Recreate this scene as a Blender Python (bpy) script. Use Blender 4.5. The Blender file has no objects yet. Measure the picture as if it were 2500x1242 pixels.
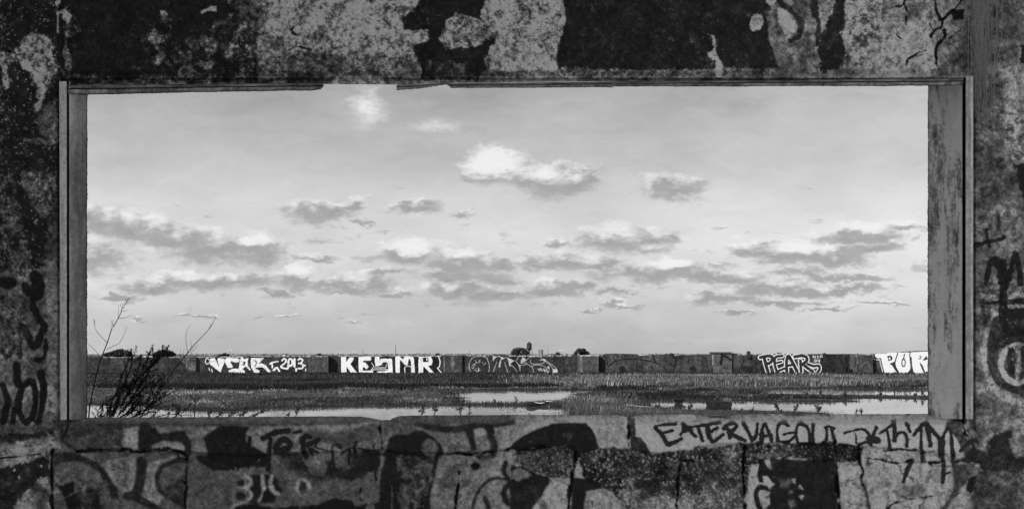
import bpy, math, random
import numpy as np
from mathutils import Vector

# ------------------------------------------------------------------ camera, world, sun, exposure
F, CX, CY, EYE = 2200.0, 952.0, 866.0, 2.4      # focal length in 2500-px units, vanishing point, eye height
scene = bpy.context.scene
cam_d = bpy.data.cameras.new("camera")
cam_d.sensor_fit = 'HORIZONTAL'; cam_d.sensor_width = 36.0
cam_d.lens = 36.0 * F / 2500.0
cam_d.shift_x = (1250 - CX) / 2500.0
cam_d.shift_y = (CY - 621) / 2500.0
cam_d.clip_start = 0.05; cam_d.clip_end = 9000
cam = bpy.data.objects.new("camera", cam_d)
cam.location = (0, 0, EYE); cam.rotation_euler = (math.radians(90), 0, 0)
scene.collection.objects.link(cam); scene.camera = cam

SUN_T = Vector((1.3, 1.0, -0.82)).normalized()      # direction the sunlight travels
SUN_EL = math.asin(-SUN_T.z)
sun_d = bpy.data.lights.new("sun", 'SUN'); sun_d.energy = 4.4; sun_d.angle = math.radians(0.5)
sun_d.color = (1, 1, 1)
sun = bpy.data.objects.new("sun", sun_d); sun.rotation_euler = SUN_T.to_track_quat('-Z', 'Y').to_euler()
sun.location = (-8, -8, 12); scene.collection.objects.link(sun)
scene.view_settings.view_transform = 'Standard'; scene.view_settings.look = 'None'
scene.view_settings.exposure = 0.0; scene.view_settings.gamma = 1.0

SKY_STRENGTH = 0.11

def make_world():
    w = bpy.data.worlds.new("World"); scene.world = w; w.use_nodes = True
    nt = w.node_tree; N = nt.nodes; L = nt.links; N.clear()
    def lnk(a, b): L.new(a, b)
    def math_(op, a, b=None, clamp=False):
        n = N.new('ShaderNodeMath'); n.operation = op; n.use_clamp = clamp
        for i, v in enumerate((a, b)):
            if v is None: continue
            if isinstance(v, (int, float)): n.inputs[i].default_value = v
            else: lnk(v, n.inputs[i])
        return n.outputs[0]
    def vmath(op, a, b=None):
        n = N.new('ShaderNodeVectorMath'); n.operation = op
        for i, v in enumerate((a, b)):
            if v is None: continue
            if isinstance(v, tuple): n.inputs[i].default_value = v
            else: lnk(v, n.inputs[i])
        return n
    def mrange(v, a, b, c, d, smooth=True):
        n = N.new('ShaderNodeMapRange'); n.interpolation_type = 'SMOOTHSTEP' if smooth else 'LINEAR'
        lnk(v, n.inputs['Value'])
        for k, x in zip(('From Min', 'From Max', 'To Min', 'To Max'), (a, b, c, d)): n.inputs[k].default_value = x
        return n.outputs[0]
    sky = N.new('ShaderNodeTexSky'); sky.sky_type = 'NISHITA'; sky.sun_disc = False
    sky.sun_elevation = SUN_EL
    sky.sun_rotation = math.atan2(-SUN_T.x, -SUN_T.y)
    sky.air_density = 1.0; sky.dust_density = 2.0; sky.ozone_density = 1.0
    bw = N.new('ShaderNodeRGBToBW'); lnk(sky.outputs[0], bw.inputs[0])
    tc = N.new('ShaderNodeTexCoord')
    sep = N.new('ShaderNodeSeparateXYZ'); lnk(tc.outputs['Generated'], sep.inputs[0])
    ay = math_('MAXIMUM', math_('ABSOLUTE', sep.outputs[1]), 0.05)
    u = math_('MULTIPLY', math_('DIVIDE', sep.outputs[0], ay), F / 100)
    v = math_('MULTIPLY', math_('DIVIDE', math_('MAXIMUM', sep.outputs[2], 0.0), ay), F / 100)
    comb = N.new('ShaderNodeCombineXYZ'); lnk(u, comb.inputs[0]); lnk(v, comb.inputs[1])
    P = comb.outputs[0]
    def noise(vec, scale, detail, rough=0.55, stretch=(1, 1, 1), off=0.0):
        m = vmath('MULTIPLY', vec, stretch).outputs[0]
        m = vmath('ADD', m, (off, off * 1.7, off)).outputs[0]
        n = N.new('ShaderNodeTexNoise'); n.noise_dimensions = '3D'
        n.inputs['Scale'].default_value = scale; n.inputs['Detail'].default_value = detail
        n.inputs['Roughness'].default_value = rough
        lnk(m, n.inputs['Vector']); return n
    wn1 = noise(P, 0.9, 3, 0.5, (1, 2.2, 1))
    wn2 = noise(P, 4.0, 4, 0.6, (1, 2.0, 1), 7)
    d1 = vmath('MULTIPLY', vmath('SUBTRACT', wn1.outputs['Color'], (0.5, 0.5, 0.5)).outputs[0], (1.5, 0.60, 0)).outputs[0]
    d2 = vmath('MULTIPLY', vmath('SUBTRACT', wn2.outputs['Color'], (0.5, 0.5, 0.5)).outputs[0], (0.60, 0.30, 0)).outputs[0]
    Q = vmath('ADD', vmath('ADD', P, d1).outputs[0], d2).outputs[0]
    def blobs(lst, pos, shade=False):
        out = None; num = None; den = None
        for b in lst:
            cx, cy, rx, ry = b[:4]; wgt = b[4] if len(b) > 4 else 1.0
            if shade: rx *= 1.14; ry = ry * 1.24 + 1
            s = vmath('SUBTRACT', pos, ((cx - CX) / 100, (CY - cy) / 100, 0)).outputs[0]
            s = vmath('MULTIPLY', s, (100 / rx, 100 / ry, 0)).outputs[0]
            l = vmath('LENGTH', s).outputs['Value']
            d = math_('MULTIPLY', math_('SUBTRACT', 1.0, l), wgt)
            out = d if out is None else math_('MAXIMUM', out, d)
            if shade:
                w_ = math_('MAXIMUM', math_('ADD', d, 0.35), 0.0); w_ = math_('MULTIPLY', w_, w_)
                sy = vmath('DOT_PRODUCT', s, (-0.25, 1.0, 0)).outputs['Value']
                t_ = math_('MULTIPLY', w_, sy)
                num = t_ if num is None else math_('ADD', num, t_)
                den = w_ if den is None else math_('ADD', den, w_)
        if shade: return out, math_('DIVIDE', num, math_('ADD', den, 0.02))
        return out
    grey = [(1200, 425, 85, 26), (1290, 435, 70, 34), (1355, 442, 120, 46), (1420, 425, 55, 26), (1645, 460, 92, 36),
            (785, 517, 105, 30), (865, 506, 48, 22), (1015, 508, 75, 20), (1120, 522, 45, 10, .7), (885, 540, 40, 7, .8),
            (235, 540, 110, 40), (330, 562, 130, 40), (440, 585, 130, 38), (530, 612, 150, 36), (630, 610, 75, 40), (240, 632, 110, 46, .8),
            (765, 627, 50, 12), (360, 696, 115, 20), (440, 676, 90, 20), (560, 686, 150, 24), (730, 675, 80, 30), (850, 690, 120, 22), (920, 690, 45, 14),
            (670, 710, 50, 9), (290, 725, 55, 9), (990, 618, 80, 34), (1130, 635, 115, 36), (1225, 640, 50, 18),
            (1110, 671, 150, 18), (1215, 682, 65, 12), (960, 716, 70, 10), (1125, 705, 125, 18), (1210, 722, 110, 16), (940, 668, 60, 10),
            (1360, 640, 110, 24), (1460, 645, 70, 18), (1350, 706, 95, 20), (1415, 700, 60, 16), (1500, 713, 42, 9), (1530, 742, 72, 5), (1430, 747, 30, 5),
            (1520, 585, 125, 40), (1600, 590, 50, 30), (1360, 593, 55, 13), (1560, 668, 150, 24), (1650, 660, 100, 26), (1720, 677, 130, 18), (1800, 686, 70, 12),
            (1840, 602, 90, 18), (1930, 622, 100, 28), (2020, 627, 130, 24), (2100, 577, 115, 24), (2210, 556, 80, 14), (2120, 612, 95, 14),
            (1960, 668, 110, 16), (2070, 680, 125, 12), (1900, 706, 200, 16), (2020, 708, 150, 12), (1760, 727, 90, 13), (1890, 737, 140, 10),
            (2100, 702, 70, 9), (2140, 735, 75, 6), (2010, 755, 70, 7), (1800, 765, 60, 5), (450, 768, 30, 5), (492, 775, 32, 5), (350, 776, 26, 4), (640, 775, 30, 3),
            (830, 712, 22, 5), (720, 768, 26, 4), (850, 785, 24, 3), (1760, 640, 30, 4, .6)]
    white = [(1205, 395, 92, 48, 1.5), (1325, 428, 70, 26, .8), (625, 588, 60, 18, 1.2), (1005, 605, 62, 26, 1.1), (1120, 617, 55, 18, .8), (735, 662, 52, 18, .9),
             (1525, 573, 85, 18, .6), (1645, 643, 65, 18, 1.2), (1950, 602, 90, 18, 1.1), (2110, 557, 95, 18, 1.0), (480, 672, 80, 12, .6), (380, 610, 100, 14, .4),
             (895, 262, 52, 60, .62), (1065, 308, 85, 20, .42), (1610, 600, 50, 14, .5), (2215, 545, 60, 10, .8)]
    fine = noise(P, 3.2, 6, 0.62, (1, 1.8, 1), 3)
    fz = math_('SUBTRACT', fine.outputs['Fac'], 0.5)
    wisp = noise(P, 1.1, 7, 0.62, (1, 3.2, 1), 23)
    bandv = math_('MULTIPLY', mrange(v, 0.4, 1.6, 0, 1), mrange(v, 2.6, 4.2, 1, 0))
    wz = math_('SUBTRACT', math_('MULTIPLY', math_('SUBTRACT', wisp.outputs['Fac'], 0.55), 4.5), math_('SUBTRACT', 0.45, math_('MULTIPLY', bandv, 0.45)))
    gb, gsh = blobs(grey, Q, True)
    gd0 = math_('MAXIMUM', gb, math_('MINIMUM', wz, 0.30))
    gd = math_('ADD', gd0, math_('MULTIPLY', fz, 0.9))
    wd = math_('ADD', math_('MULTIPLY', blobs(white, vmath('ADD', vmath('ADD', P, d2).outputs[0], vmath('MULTIPLY', d1, (.5, .5, 0)).outputs[0]).outputs[0]), 1.3), math_('MULTIPLY', fz, 0.7))
    gmask = mrange(gd, -0.02, 0.55, 0, 1)
    wmask = math_('MULTIPLY', mrange(wd, -0.1, 0.95, 0, 1), mrange(math_('ADD', gsh, math_('MULTIPLY', fz, 2.0)), -0.7, 0.1, 0.35, 1))
    # clear-air brightness: the sky texture shaped a little by thin high cloud
    base = math_('MULTIPLY', bw.outputs[0], SKY_STRENGTH)
    thin = noise(P, 0.35, 4, 0.5, (1, 2.0, 1), 11)
    prof = N.new('ShaderNodeValToRGB'); cr = prof.color_ramp; cr.interpolation = 'EASE'
    vn = math_('DIVIDE', v, 9.0)
    lnk(vn, prof.inputs[0])
    pts = [(0.0, .56), (0.08, .58), (0.2, .69), (0.30, .78), (0.40, .71), (0.55, .55), (0.72, .42), (1.0, .38)]
    cr.elements[0].position = pts[0][0]; cr.elements[1].position = pts[-1][0]
    cr.elements[0].color = (pts[0][1],) * 3 + (1,); cr.elements[1].color = (pts[-1][1],) * 3 + (1,)
    for p_, c_ in pts[1:-1]:
        e = cr.elements.new(p_); e.color = (c_, c_, c_, 1)
    prof_bw = N.new('ShaderNodeRGBToBW'); lnk(prof.outputs[0], prof_bw.inputs[0])
    # veil of thin high cloud carries most of the light near the horizon
    side = math_('ADD', mrange(u, -7.5, -4.0, 0.10, 0.0), mrange(u, 5.0, 12.0, 0.0, 0.10))
    veil = math_('ADD', math_('ADD', prof_bw.outputs[0], side), math_('MULTIPLY', math_('ADD', math_('SUBTRACT', thin.outputs['Fac'], 0.5), math_('MULTIPLY', math_('SUBTRACT', noise(vmath('ADD', P, vmath('MULTIPLY', d1, (2.0, 2.0, 0)).outputs[0]).outputs[0], 0.8, 6, 0.6, (.8, 3.0, 1), 57).outputs['Fac'], 0.5), 0.7)), 0.30))
    mixk = 0.8
    clear = math_('ADD', math_('MULTIPLY', base, 1 - mixk), math_('MULTIPLY', veil, mixk))
    def mix(a, b, f):
        n = N.new('ShaderNodeMix'); n.data_type = 'FLOAT'
        lnk(f, n.inputs[0])
        for i, x in ((2, a), (3, b)):
            if isinstance(x, (int, float)): n.inputs[i].default_value = x
            else: lnk(x, n.inputs[i])
        return n.outputs[0]
    gtone = mrange(gd, 0.0, 0.8, 0.48, 0.36)
    bil = noise(P, 2.0, 5, 0.55, (1, 1.5, 1), 41)
    lit = mrange(math_('ADD', gsh, math_('MULTIPLY', math_('SUBTRACT', bil.outputs['Fac'], 0.5), 2.4)), -0.05, 0.85, 0, 1)
    gt2 = math_('ADD', math_('ADD', gtone, math_('MULTIPLY', fz, 0.22)), math_('MULTIPLY', lit, 0.44))
    s = mix(clear, gt2, math_('MULTIPLY', gmask, 0.92))
    s = mix(s, 0.88, math_('MULTIPLY', wmask, 0.92))
    bg = N.new('ShaderNodeBackground'); lnk(s, bg.inputs['Color']); bg.inputs['Strength'].default_value = 1.0
    out = N.new('ShaderNodeOutputWorld'); lnk(bg.outputs[0], out.inputs[0])
make_world()

# ------------------------------------------------------------------ helpers
rng = np.random.default_rng(7)
random.seed(7)
COL = scene.collection

def P3(px, py, Y):
    return ((px - CX) / F * Y, Y, EYE - (py - CY) / F * Y)

def lin(v):
    c = np.asarray(v, dtype=float) / 255.0
    return np.where(c <= 0.04045, c / 12.92, ((c + 0.055) / 1.055) ** 2.4)

def tag(o, label=None, cat=None, group=None, kind=None):
    if label: o['label'] = label
    if cat: o['category'] = cat
    if group: o['group'] = group
    if kind: o['kind'] = kind
    return o

def empty(name, loc=(0, 0, 0)):
    o = bpy.data.objects.new(name, None); o.location = loc; o.empty_display_size = 0.2
    COL.objects.link(o); return o

def mesh_obj(name, V, Fc, mat, parent=None, tone=None, smooth=False, world=True):
    V = np.asarray(V, dtype=np.float32)
    me = bpy.data.meshes.new(name)
    Fc = np.asarray(Fc, dtype=np.int32) if not isinstance(Fc, list) else Fc
    if isinstance(Fc, np.ndarray):
        nf, k = Fc.shape
        me.vertices.add(len(V)); me.vertices.foreach_set('co', V.ravel())
        me.loops.add(nf * k); me.loops.foreach_set('vertex_index', Fc.ravel())
        me.polygons.add(nf); me.polygons.foreach_set('loop_start', np.arange(0, nf * k, k, dtype=np.int32))
        me.update(calc_edges=True)
    else:
        me.from_pydata([tuple(map(float, v)) for v in V], [], Fc)
    if smooth: me.polygons.foreach_set('use_smooth', np.ones(len(me.polygons), dtype=bool))
    if tone is not None:
        a = me.attributes.new('tone', 'FLOAT', 'POINT'); a.data.foreach_set('value', np.asarray(tone, dtype=np.float32))
    me.materials.append(mat); me.validate()
    o = bpy.data.objects.new(name, me); COL.objects.link(o)
    if parent is not None:
        o.parent = parent
        if world: o.matrix_parent_inverse = parent_inv(parent)
    return o

def world_of(o):
    from mathutils import Matrix
    m = Matrix.Translation(o.location)
    return m if o.parent is None else world_of(o.parent) @ o.matrix_parent_inverse @ m
def parent_inv(p): return world_of(p).inverted()

def mat(name, base=0.2, rough=0.9, attr=False, nscale=40, namp=0.25, bump=0.0, bscale=60, bdist=0.01, spec=0.3, stretch=None, tex='Object'):
    m = bpy.data.materials.new(name); m.use_nodes = True
    nt = m.node_tree; N = nt.nodes; L = nt.links
    bs = N['Principled BSDF']; bs.inputs['Roughness'].default_value = rough
    bs.inputs['Specular IOR Level'].default_value = spec
    tc = N.new('ShaderNodeTexCoord'); vec = tc.outputs[tex]
    if stretch:
        mp = N.new('ShaderNodeMapping'); mp.inputs['Scale'].default_value = stretch; L.new(vec, mp.inputs[0]); vec = mp.outputs[0]
    n = N.new('ShaderNodeTexNoise'); n.inputs['Scale'].default_value = nscale; n.inputs['Detail'].default_value = 6
    n.inputs['Roughness'].default_value = 0.65; L.new(vec, n.inputs['Vector'])
    mr = N.new('ShaderNodeMapRange'); L.new(n.outputs['Fac'], mr.inputs[0])
    mr.inputs['From Min'].default_value = 0.25; mr.inputs['From Max'].default_value = 0.75
    mr.inputs['To Min'].default_value = 1 - namp; mr.inputs['To Max'].default_value = 1 + namp
    mu = N.new('ShaderNodeMath'); mu.operation = 'MULTIPLY'; L.new(mr.outputs[0], mu.inputs[0])
    if attr:
        a = N.new('ShaderNodeAttribute'); a.attribute_name = 'tone'; L.new(a.outputs['Fac'], mu.inputs[1])
    else: mu.inputs[1].default_value = base
    L.new(mu.outputs[0], bs.inputs['Base Color'])
    if bump > 0:
        n2 = N.new('ShaderNodeTexNoise'); n2.inputs['Scale'].default_value = bscale; n2.inputs['Detail'].default_value = 5
        L.new(vec, n2.inputs['Vector'])
        b = N.new('ShaderNodeBump'); b.inputs['Strength'].default_value = bump; b.inputs['Distance'].default_value = bdist
        L.new(n2.outputs['Fac'], b.inputs['Height']); L.new(b.outputs[0], bs.inputs['Normal'])
    return m

# ---- numpy noise
_tab = np.random.default_rng(99).random((16, 256, 256)).astype(np.float32)
def vnoise(x, y, seed=0):
    xi = np.floor(x).astype(int); yi = np.floor(y).astype(int)
    fx = x - xi; fy = y - yi
    fx = fx * fx * (3 - 2 * fx); fy = fy * fy * (3 - 2 * fy)
    t = _tab[seed % 16]; o = (seed // 16) * 37
    a = t[(yi + o) % 256, xi % 256]; b = t[(yi + o) % 256, (xi + 1) % 256]
    c = t[(yi + 1 + o) % 256, xi % 256]; d = t[(yi + 1 + o) % 256, (xi + 1) % 256]
    return (a * (1 - fx) + b * fx) * (1 - fy) + (c * (1 - fx) + d * fx) * fy
def fbm(x, y, scale, octv=5, seed=0, gain=0.55):
    s = 0; a = 1; tot = 0; f = 1.0 / scale
    for k in range(octv):
        s = s + a * vnoise(x * f + 13.7 * k + seed * 3.1, y * f - 7.3 * k + seed * 5.7, seed + k); tot += a; a *= gain; f *= 2.03
    return s / tot - 0.5
def worley(x, y, cell, seed=3):
    xs = x / cell; ys = y / cell; xi = np.floor(xs).astype(int); yi = np.floor(ys).astype(int)
    best = np.full(x.shape, 9.0, np.float32); rid = np.zeros(x.shape, np.float32); second = best.copy()
    for dy in (-1, 0, 1):
        for dx in (-1, 0, 1):
            cx = xi + dx; cy = yi + dy
            jx = _tab[seed % 16][cy % 256, cx % 256]; jy = _tab[(seed + 1) % 16][cy % 256, cx % 256]
            d = np.hypot(cx + jx - xs, cy + jy - ys)
            r = _tab[(seed + 2) % 16][cy % 256, cx % 256]
            m = d < best
            second = np.where(m, best, np.minimum(second, d)); rid = np.where(m, r, rid); best = np.where(m, d, best)
    return best, second, rid
def sstep(a, b, x):
    t = np.clip((x - a) / (b - a), 0, 1); return t * t * (3 - 2 * t)

class Canvas:
    """albedo / relief map over a wall face, in image-plane units of 1/2500 of the view width"""
    def __init__(s, x0, x1, y0, y1, step, tone0):
        s.x0, s.y0, s.step = x0, y0, step
        s.nx = int((x1 - x0) / step) + 1; s.ny = int((y1 - y0) / step) + 1
        xs = x0 + np.arange(s.nx) * step; ys = y0 + np.arange(s.ny) * step
        s.X, s.Y = np.meshgrid(xs, ys)
        s.T = np.full(s.X.shape, float(tone0)); s.H = np.zeros(s.X.shape)
        s.wx = fbm(s.X, s.Y, 22, 5, 21); s.wy = fbm(s.X, s.Y, 22, 5, 40)
        s.fx = fbm(s.X, s.Y, 16, 6, 61, .78)
    def box(s, pts, pad):
        p = np.array(pts)
        i0 = max(0, int((p[:, 1].min() - pad - s.y0) / s.step)); i1 = min(s.ny, int((p[:, 1].max() + pad - s.y0) / s.step) + 2)
        j0 = max(0, int((p[:, 0].min() - pad - s.x0) / s.step)); j1 = min(s.nx, int((p[:, 0].max() + pad - s.x0) / s.step) + 2)
        return slice(i0, max(i0, i1)), slice(j0, max(j0, j1))
    def _segs(s, x, y, pts):
        d = np.full(x.shape, 1e9)
        for (ax, ay), (bx, by) in zip(pts[:-1], pts[1:]):
            vx, vy = bx - ax, by - ay; l2 = vx * vx + vy * vy + 1e-9
            t = np.clip(((x - ax) * vx + (y - ay) * vy) / l2, 0, 1)
            d = np.minimum(d, np.hypot(x - ax - t * vx, y - ay - t * vy))
        return d
    def sdf_poly(s, x, y, pts):
        q = list(pts) + [pts[0]]; d = s._segs(x, y, q); ins = np.zeros(x.shape, bool)
        for (ax, ay), (bx, by) in zip(q[:-1], q[1:]):
            if ay == by: continue
            c = ((ay > y) != (by > y)) & (x < (bx - ax) * (y - ay) / (by - ay) + ax); ins ^= c
        return np.where(ins, d, -d)
    def mask(s, sl, sd, soft, rag):
        return sstep(-soft, soft, sd + rag * 2.6 * (s.wx[sl] + 1.5 * s.fx[sl]))
    def apply(s, sl, m, tone, op, h):
        if tone is not None:
            t = tone[sl] if isinstance(tone, np.ndarray) else tone
            s.T[sl] = s.T[sl] * (1 - m * op) + t * m * op
        if h: s.H[sl] += h * m
    def poly(s, pts, tone, soft=1.5, rag=0.0, op=1.0, h=0.0, warp=0.0):
        sl = s.box(pts, 6 + rag * 2 + warp)
        x = s.X[sl] + warp * 2 * s.wx[sl]; y = s.Y[sl] + warp * 2 * s.wy[sl]
        m = s.mask(sl, s.sdf_poly(x, y, pts), soft, rag); s.apply(sl, m, tone, op, h); return sl, m
    def stroke(s, pts, r, tone, soft=1.2, rag=0.0, op=1.0, h=0.0, warp=0.0, smooth=True):
        if smooth and len(pts) > 2: pts = catmull(pts)
        sl = s.box(pts, r + 6 + rag * 2 + warp)
        x = s.X[sl] + warp * 2 * s.wx[sl]; y = s.Y[sl] + warp * 2 * s.wy[sl]
        m = s.mask(sl, r - s._segs(x, y, pts), soft, rag); s.apply(sl, m, tone, op, h); return sl, m
    def ell(s, cx, cy, rx, ry, tone, soft=1.2, rag=0.0, op=1.0, h=0.0):
        return s.poly([(cx + rx * math.cos(a), cy + ry * math.sin(a)) for a in np.linspace(0, 2 * math.pi, 20)[:-1]], tone, soft, rag, op, h)
    def ring(s, cx, cy, rx, ry, r, tone, a0=0, a1=360, **k):
        return s.stroke([(cx + rx * math.cos(math.radians(a)), cy + ry * math.sin(math.radians(a))) for a in np.linspace(a0, a1, 18)], r, tone, smooth=False, **k)

def catmull(pts, n=6):
    p = [np.array(q, float) for q in pts]; p = [2 * p[0] - p[1]] + p + [2 * p[-1] - p[-2]]; out = []
    for i in range(1, len(p) - 2):
        for t in np.linspace(0, 1, n, endpoint=False):
            a, b, c, d = p[i - 1:i + 3]
            out.append(tuple(0.5 * (2 * b + (c - a) * t + (2 * a - 5 * b + 4 * c - d) * t * t + (3 * b - a - 3 * c + d) * t ** 3)))
    out.append(tuple(p[-2])); return out

def grid_faces(keep):
    """quad faces of a (ny,nx) vertex grid for cells marked keep (ny-1,nx-1); returns faces, used vertex index map"""
    ny, nx = keep.shape[0] + 1, keep.shape[1] + 1
    idx = np.arange(ny * nx).reshape(ny, nx)
    a = idx[:-1, :-1][keep]; b = idx[:-1, 1:][keep]; c = idx[1:, 1:][keep]; d = idx[1:, :-1][keep]
    f = np.stack([a, d, c, b], 1)
    used = np.zeros(ny * nx, bool); used[f.ravel()] = True
    remap = -np.ones(ny * nx, np.int64); remap[used] = np.arange(used.sum())
    return remap[f].astype(np.int32), used

def boxes(lst):
    V = []; Fc = []
    for (x0, x1, y0, y1, z0, z1) in lst:
        o = len(V)
        V += [(x0, y0, z0), (x1, y0, z0), (x1, y1, z0), (x0, y1, z0), (x0, y0, z1), (x1, y0, z1), (x1, y1, z1), (x0, y1, z1)]
        Fc += [(o, o + 3, o + 2, o + 1), (o + 4, o + 5, o + 6, o + 7), (o, o + 1, o + 5, o + 4), (o + 1, o + 2, o + 6, o + 5), (o + 2, o + 3, o + 7, o + 6), (o + 3, o, o + 4, o + 7)]
    return V, Fc

def tube(V, Fc, pts, radii, n=6):
    pts = [Vector(p) for p in pts]; base = len(V)
    for i, p in enumerate(pts):
        t = (pts[min(i + 1, len(pts) - 1)] - pts[max(i - 1, 0)]).normalized()
        a = t.orthogonal().normalized() if abs(t.z) < .9 else t.cross(Vector((0, 1, 0))).normalized()
        b = t.cross(a)
        for k in range(n):
            q = p + (a * math.cos(2 * math.pi * k / n) + b * math.sin(2 * math.pi * k / n)) * radii[i]
            V.append(tuple(q))
    for i in range(len(pts) - 1):
        for k in range(n):
            Fc.append((base + i * n + k, base + i * n + (k + 1) % n, base + (i + 1) * n + (k + 1) % n, base + (i + 1) * n + k))
    Fc.append(tuple(base + k for k in range(n))[::-1]); e = base + (len(pts) - 1) * n; Fc.append(tuple(e + k for k in range(n)))
# ------------------------------------------------------------------ the near building: graffitied wall with a wide opening
YN = 4.3
KA = 0.25                                   # linear display value of a fully white surface in this shade
def alb(v): return np.clip(lin(v) / KA, 0.015, 0.86)

C = Canvas(-110, 2610, -80, 1320, 1.6, 84)
X, Y = C.X, C.Y
big = fbm(X, Y, 260, 4, 1); med = fbm(X, Y, 60, 5, 2); fin = fbm(X, Y, 14, 5, 3); mic = fbm(X, Y, 5, 3, 4)
wob = fbm(X, Y, 30, 5, 9)
wd1, wd2, wid = worley(X + 8 * C.wx, Y + 8 * C.wy, 9, 5)

ROUGH = np.full(X.shape, .45)
def mottled(pts, lo, hi, soft=4, rag=8, seed=5, scale=10, op=1.0, bias=0.0, h=0.003):
    sl = C.box(pts, 6 + rag * 2); x, y = X[sl], Y[sl]
    n = fbm(x, y, scale * 1.5, 6, seed, .78)
    m = np.clip(0.46 - bias * 4 + 3.0 * n + 0.5 * med[sl], 0, 1.25)
    mk = C.mask(sl, C.sdf_poly(x, y, pts), soft, rag)
    C.T[sl] = C.T[sl] * (1 - mk * op) + (lo + (hi - lo) * m) * mk * op
    ROUGH[sl] = np.maximum(ROUGH[sl], mk); C.H[sl] += h * m * mk

# general unevenness of the plaster
C.T += 26 * big + 26 * med + 18 * fin
C.H += 0.006 * big + 0.004 * med + 0.0025 * fin

# ---- lintel band
mottled([(540, -180), (1060, -180), (1050, 60), (1060, 100), (1035, 150), (1035, 205), (620, 205), (618, 110), (600, 55), (548, 30)], 62, 132, seed=6, scale=13, bias=-0.02)
mottled([(620, 130), (1020, 135), (1035, 205), (620, 205)], 48, 92, seed=7, scale=16, op=.8)
C.poly([(624, 50), (650, 30), (712, 40), (722, 100), (715, 150), (700, 198), (630, 198)], 104 + 22 * med + 10 * fin, 2, 4, .9, h=.006)
C.poly([(-240, -180), (562, -180), (556, 10), (575, 22), (556, 35), (572, 60), (600, 75), (612, 120), (622, 198), (160, 198), (150, 150), (-240, 160)], 25 + 7 * fin, 2, 5, 1, h=-.003)
C.stroke([(617, 125), (622, 160), (624, 196)], 3, 18, 1.5, 2, h=-.012)
for p in ([(362, 100), (375, 68), (386, 90), (392, 105), (385, 120), (370, 115)], [(372, 140), (402, 124), (406, 136), (392, 150), (388, 160), (375, 155)],
          [(387, 22), (395, 28), (402, 24), (412, 38), (402, 48), (394, 36)], [(416, 140), (440, 130), (460, 142), (445, 155), (425, 152)],
          [(488, 108), (510, 84), (530, 100), (528, 125), (515, 140), (498, 120)], [(485, 30), (500, 18), (528, 15), (525, 30), (505, 28), (492, 36)],
          [(535, 120), (548, 115), (550, 145), (540, 148)], [(95, 55), (110, 40), (118, 62), (100, 66)]):
    C.poly(p, 118 + 40 * fin, 1.2, 5, 1, h=.004)
C.stroke([(370, 190), (330, 178), (410, 178), (470, 168), (560, 165), (600, 175)], 12, 52 + 60 * fin, 6, 9, .6)
mottled([(130, 175), (230, 186), (400, 190), (620, 186), (620, 205), (160, 208)], 22, 62, seed=8, scale=12)
mottled([(425, 118), (470, 96), (520, 66), (575, 40), (622, 70), (628, 198), (400, 198)], 22, 92, 6, 10, seed=5, scale=14, bias=.05, op=.85)
mottled([(548, -80), (640, -80), (650, 60), (622, 120), (626, 198), (590, 198), (575, 90)], 30, 110, 5, 10, seed=4, scale=16, op=.8)
mottled([(150, 20), (178, 10), (190, 60), (172, 180), (160, 190)], 24, 84, 5, 8, seed=2, scale=10, bias=.05, op=.8)
mottled([(355, 60), (420, 30), (430, 150), (380, 180), (350, 120)], 24, 96, 6, 10, seed=6, scale=9, bias=.09, op=.7)
# dark middle patches
C.poly([(1000, -180), (1250, -180), (1185, 10), (1168, 40), (1190, 62), (1215, 80), (1205, 110), (1180, 150), (1190, 168), (1165, 196), (1030, 196), (1025, 150), (1012, 128), (1010, 112), (1052, 100), (1048, 80), (985, 72), (984, 45), (1030, 5)], 25 + 8 * fin, 2, 6, 1, h=-.003)
mottled([(1070, 95), (1090, 55), (1110, 30), (1160, 45), (1200, 65), (1215, 85), (1170, 112), (1130, 120), (1088, 118)], 55, 112, 2, 5, seed=9, scale=9)
C.poly([(1118, 155), (1132, 155), (1135, 178), (1124, 178)], 112, 1.5, 2, .9)
mottled([(1035, 150), (1160, 155), (1165, 196), (1035, 196)], 28, 58, seed=10, op=.7)
C.poly([(1240, -180), (1380, -180), (1372, 10), (1384, 40), (1375, 70), (1384, 80), (1362, 110), (1358, 140), (1365, 175), (1190, 178), (1200, 150), (1195, 130), (1212, 108), (1225, 85), (1205, 60), (1185, 30), (1190, -10)], 126 + 40 * fin + 16 * mic, 2, 8, 1, h=.004)
sl = C.box([(1190, -80), (1385, 178)], 0); ROUGH[sl] = .95
for k in range(9):
    yy = 15 + k * 11; C.stroke([(1245 + 8 * (k % 3), yy), (1300, yy - 3), (1345 - 6 * (k % 2), yy - 1)], 1.1, 84, 1, 1.5, .55, h=-.003)
C.poly([(1375, -180), (1905, -180), (1880, 20), (1868, 45), (1882, 110), (1905, 168), (1500, 176), (1362, 172), (1358, 150), (1368, 90), (1382, 60), (1378, 10)], 29 + 9 * med + 6 * fin, 2, 5, 1, h=-.003)
mottled([(1362, 168), (1700, 172), (1900, 168), (1900, 190), (1190, 192), (1195, 175)], 50, 92, seed=11, scale=9)
for p in ([(1733, 84), (1745, 80), (1752, 112), (1748, 125), (1760, 150), (1762, 185), (1750, 190), (1745, 150), (1728, 132), (1740, 118)],
          [(1830, 62), (1842, 38), (1860, 34), (1860, 70), (1850, 78), (1838, 76)], [(1872, 0), (1898, -4), (1890, 12), (1878, 14)]):
    C.poly(p, 132 + 44 * fin, 1.2, 5, 1, h=.004)
C.poly([(1885, -180), (2080, -180), (2050, 20), (2000, 60), (1990, 110), (2000, 170), (1900, 172), (1882, 90), (1895, 20)], 70 + 44 * fin + 30 * med, 3, 6)
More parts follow.
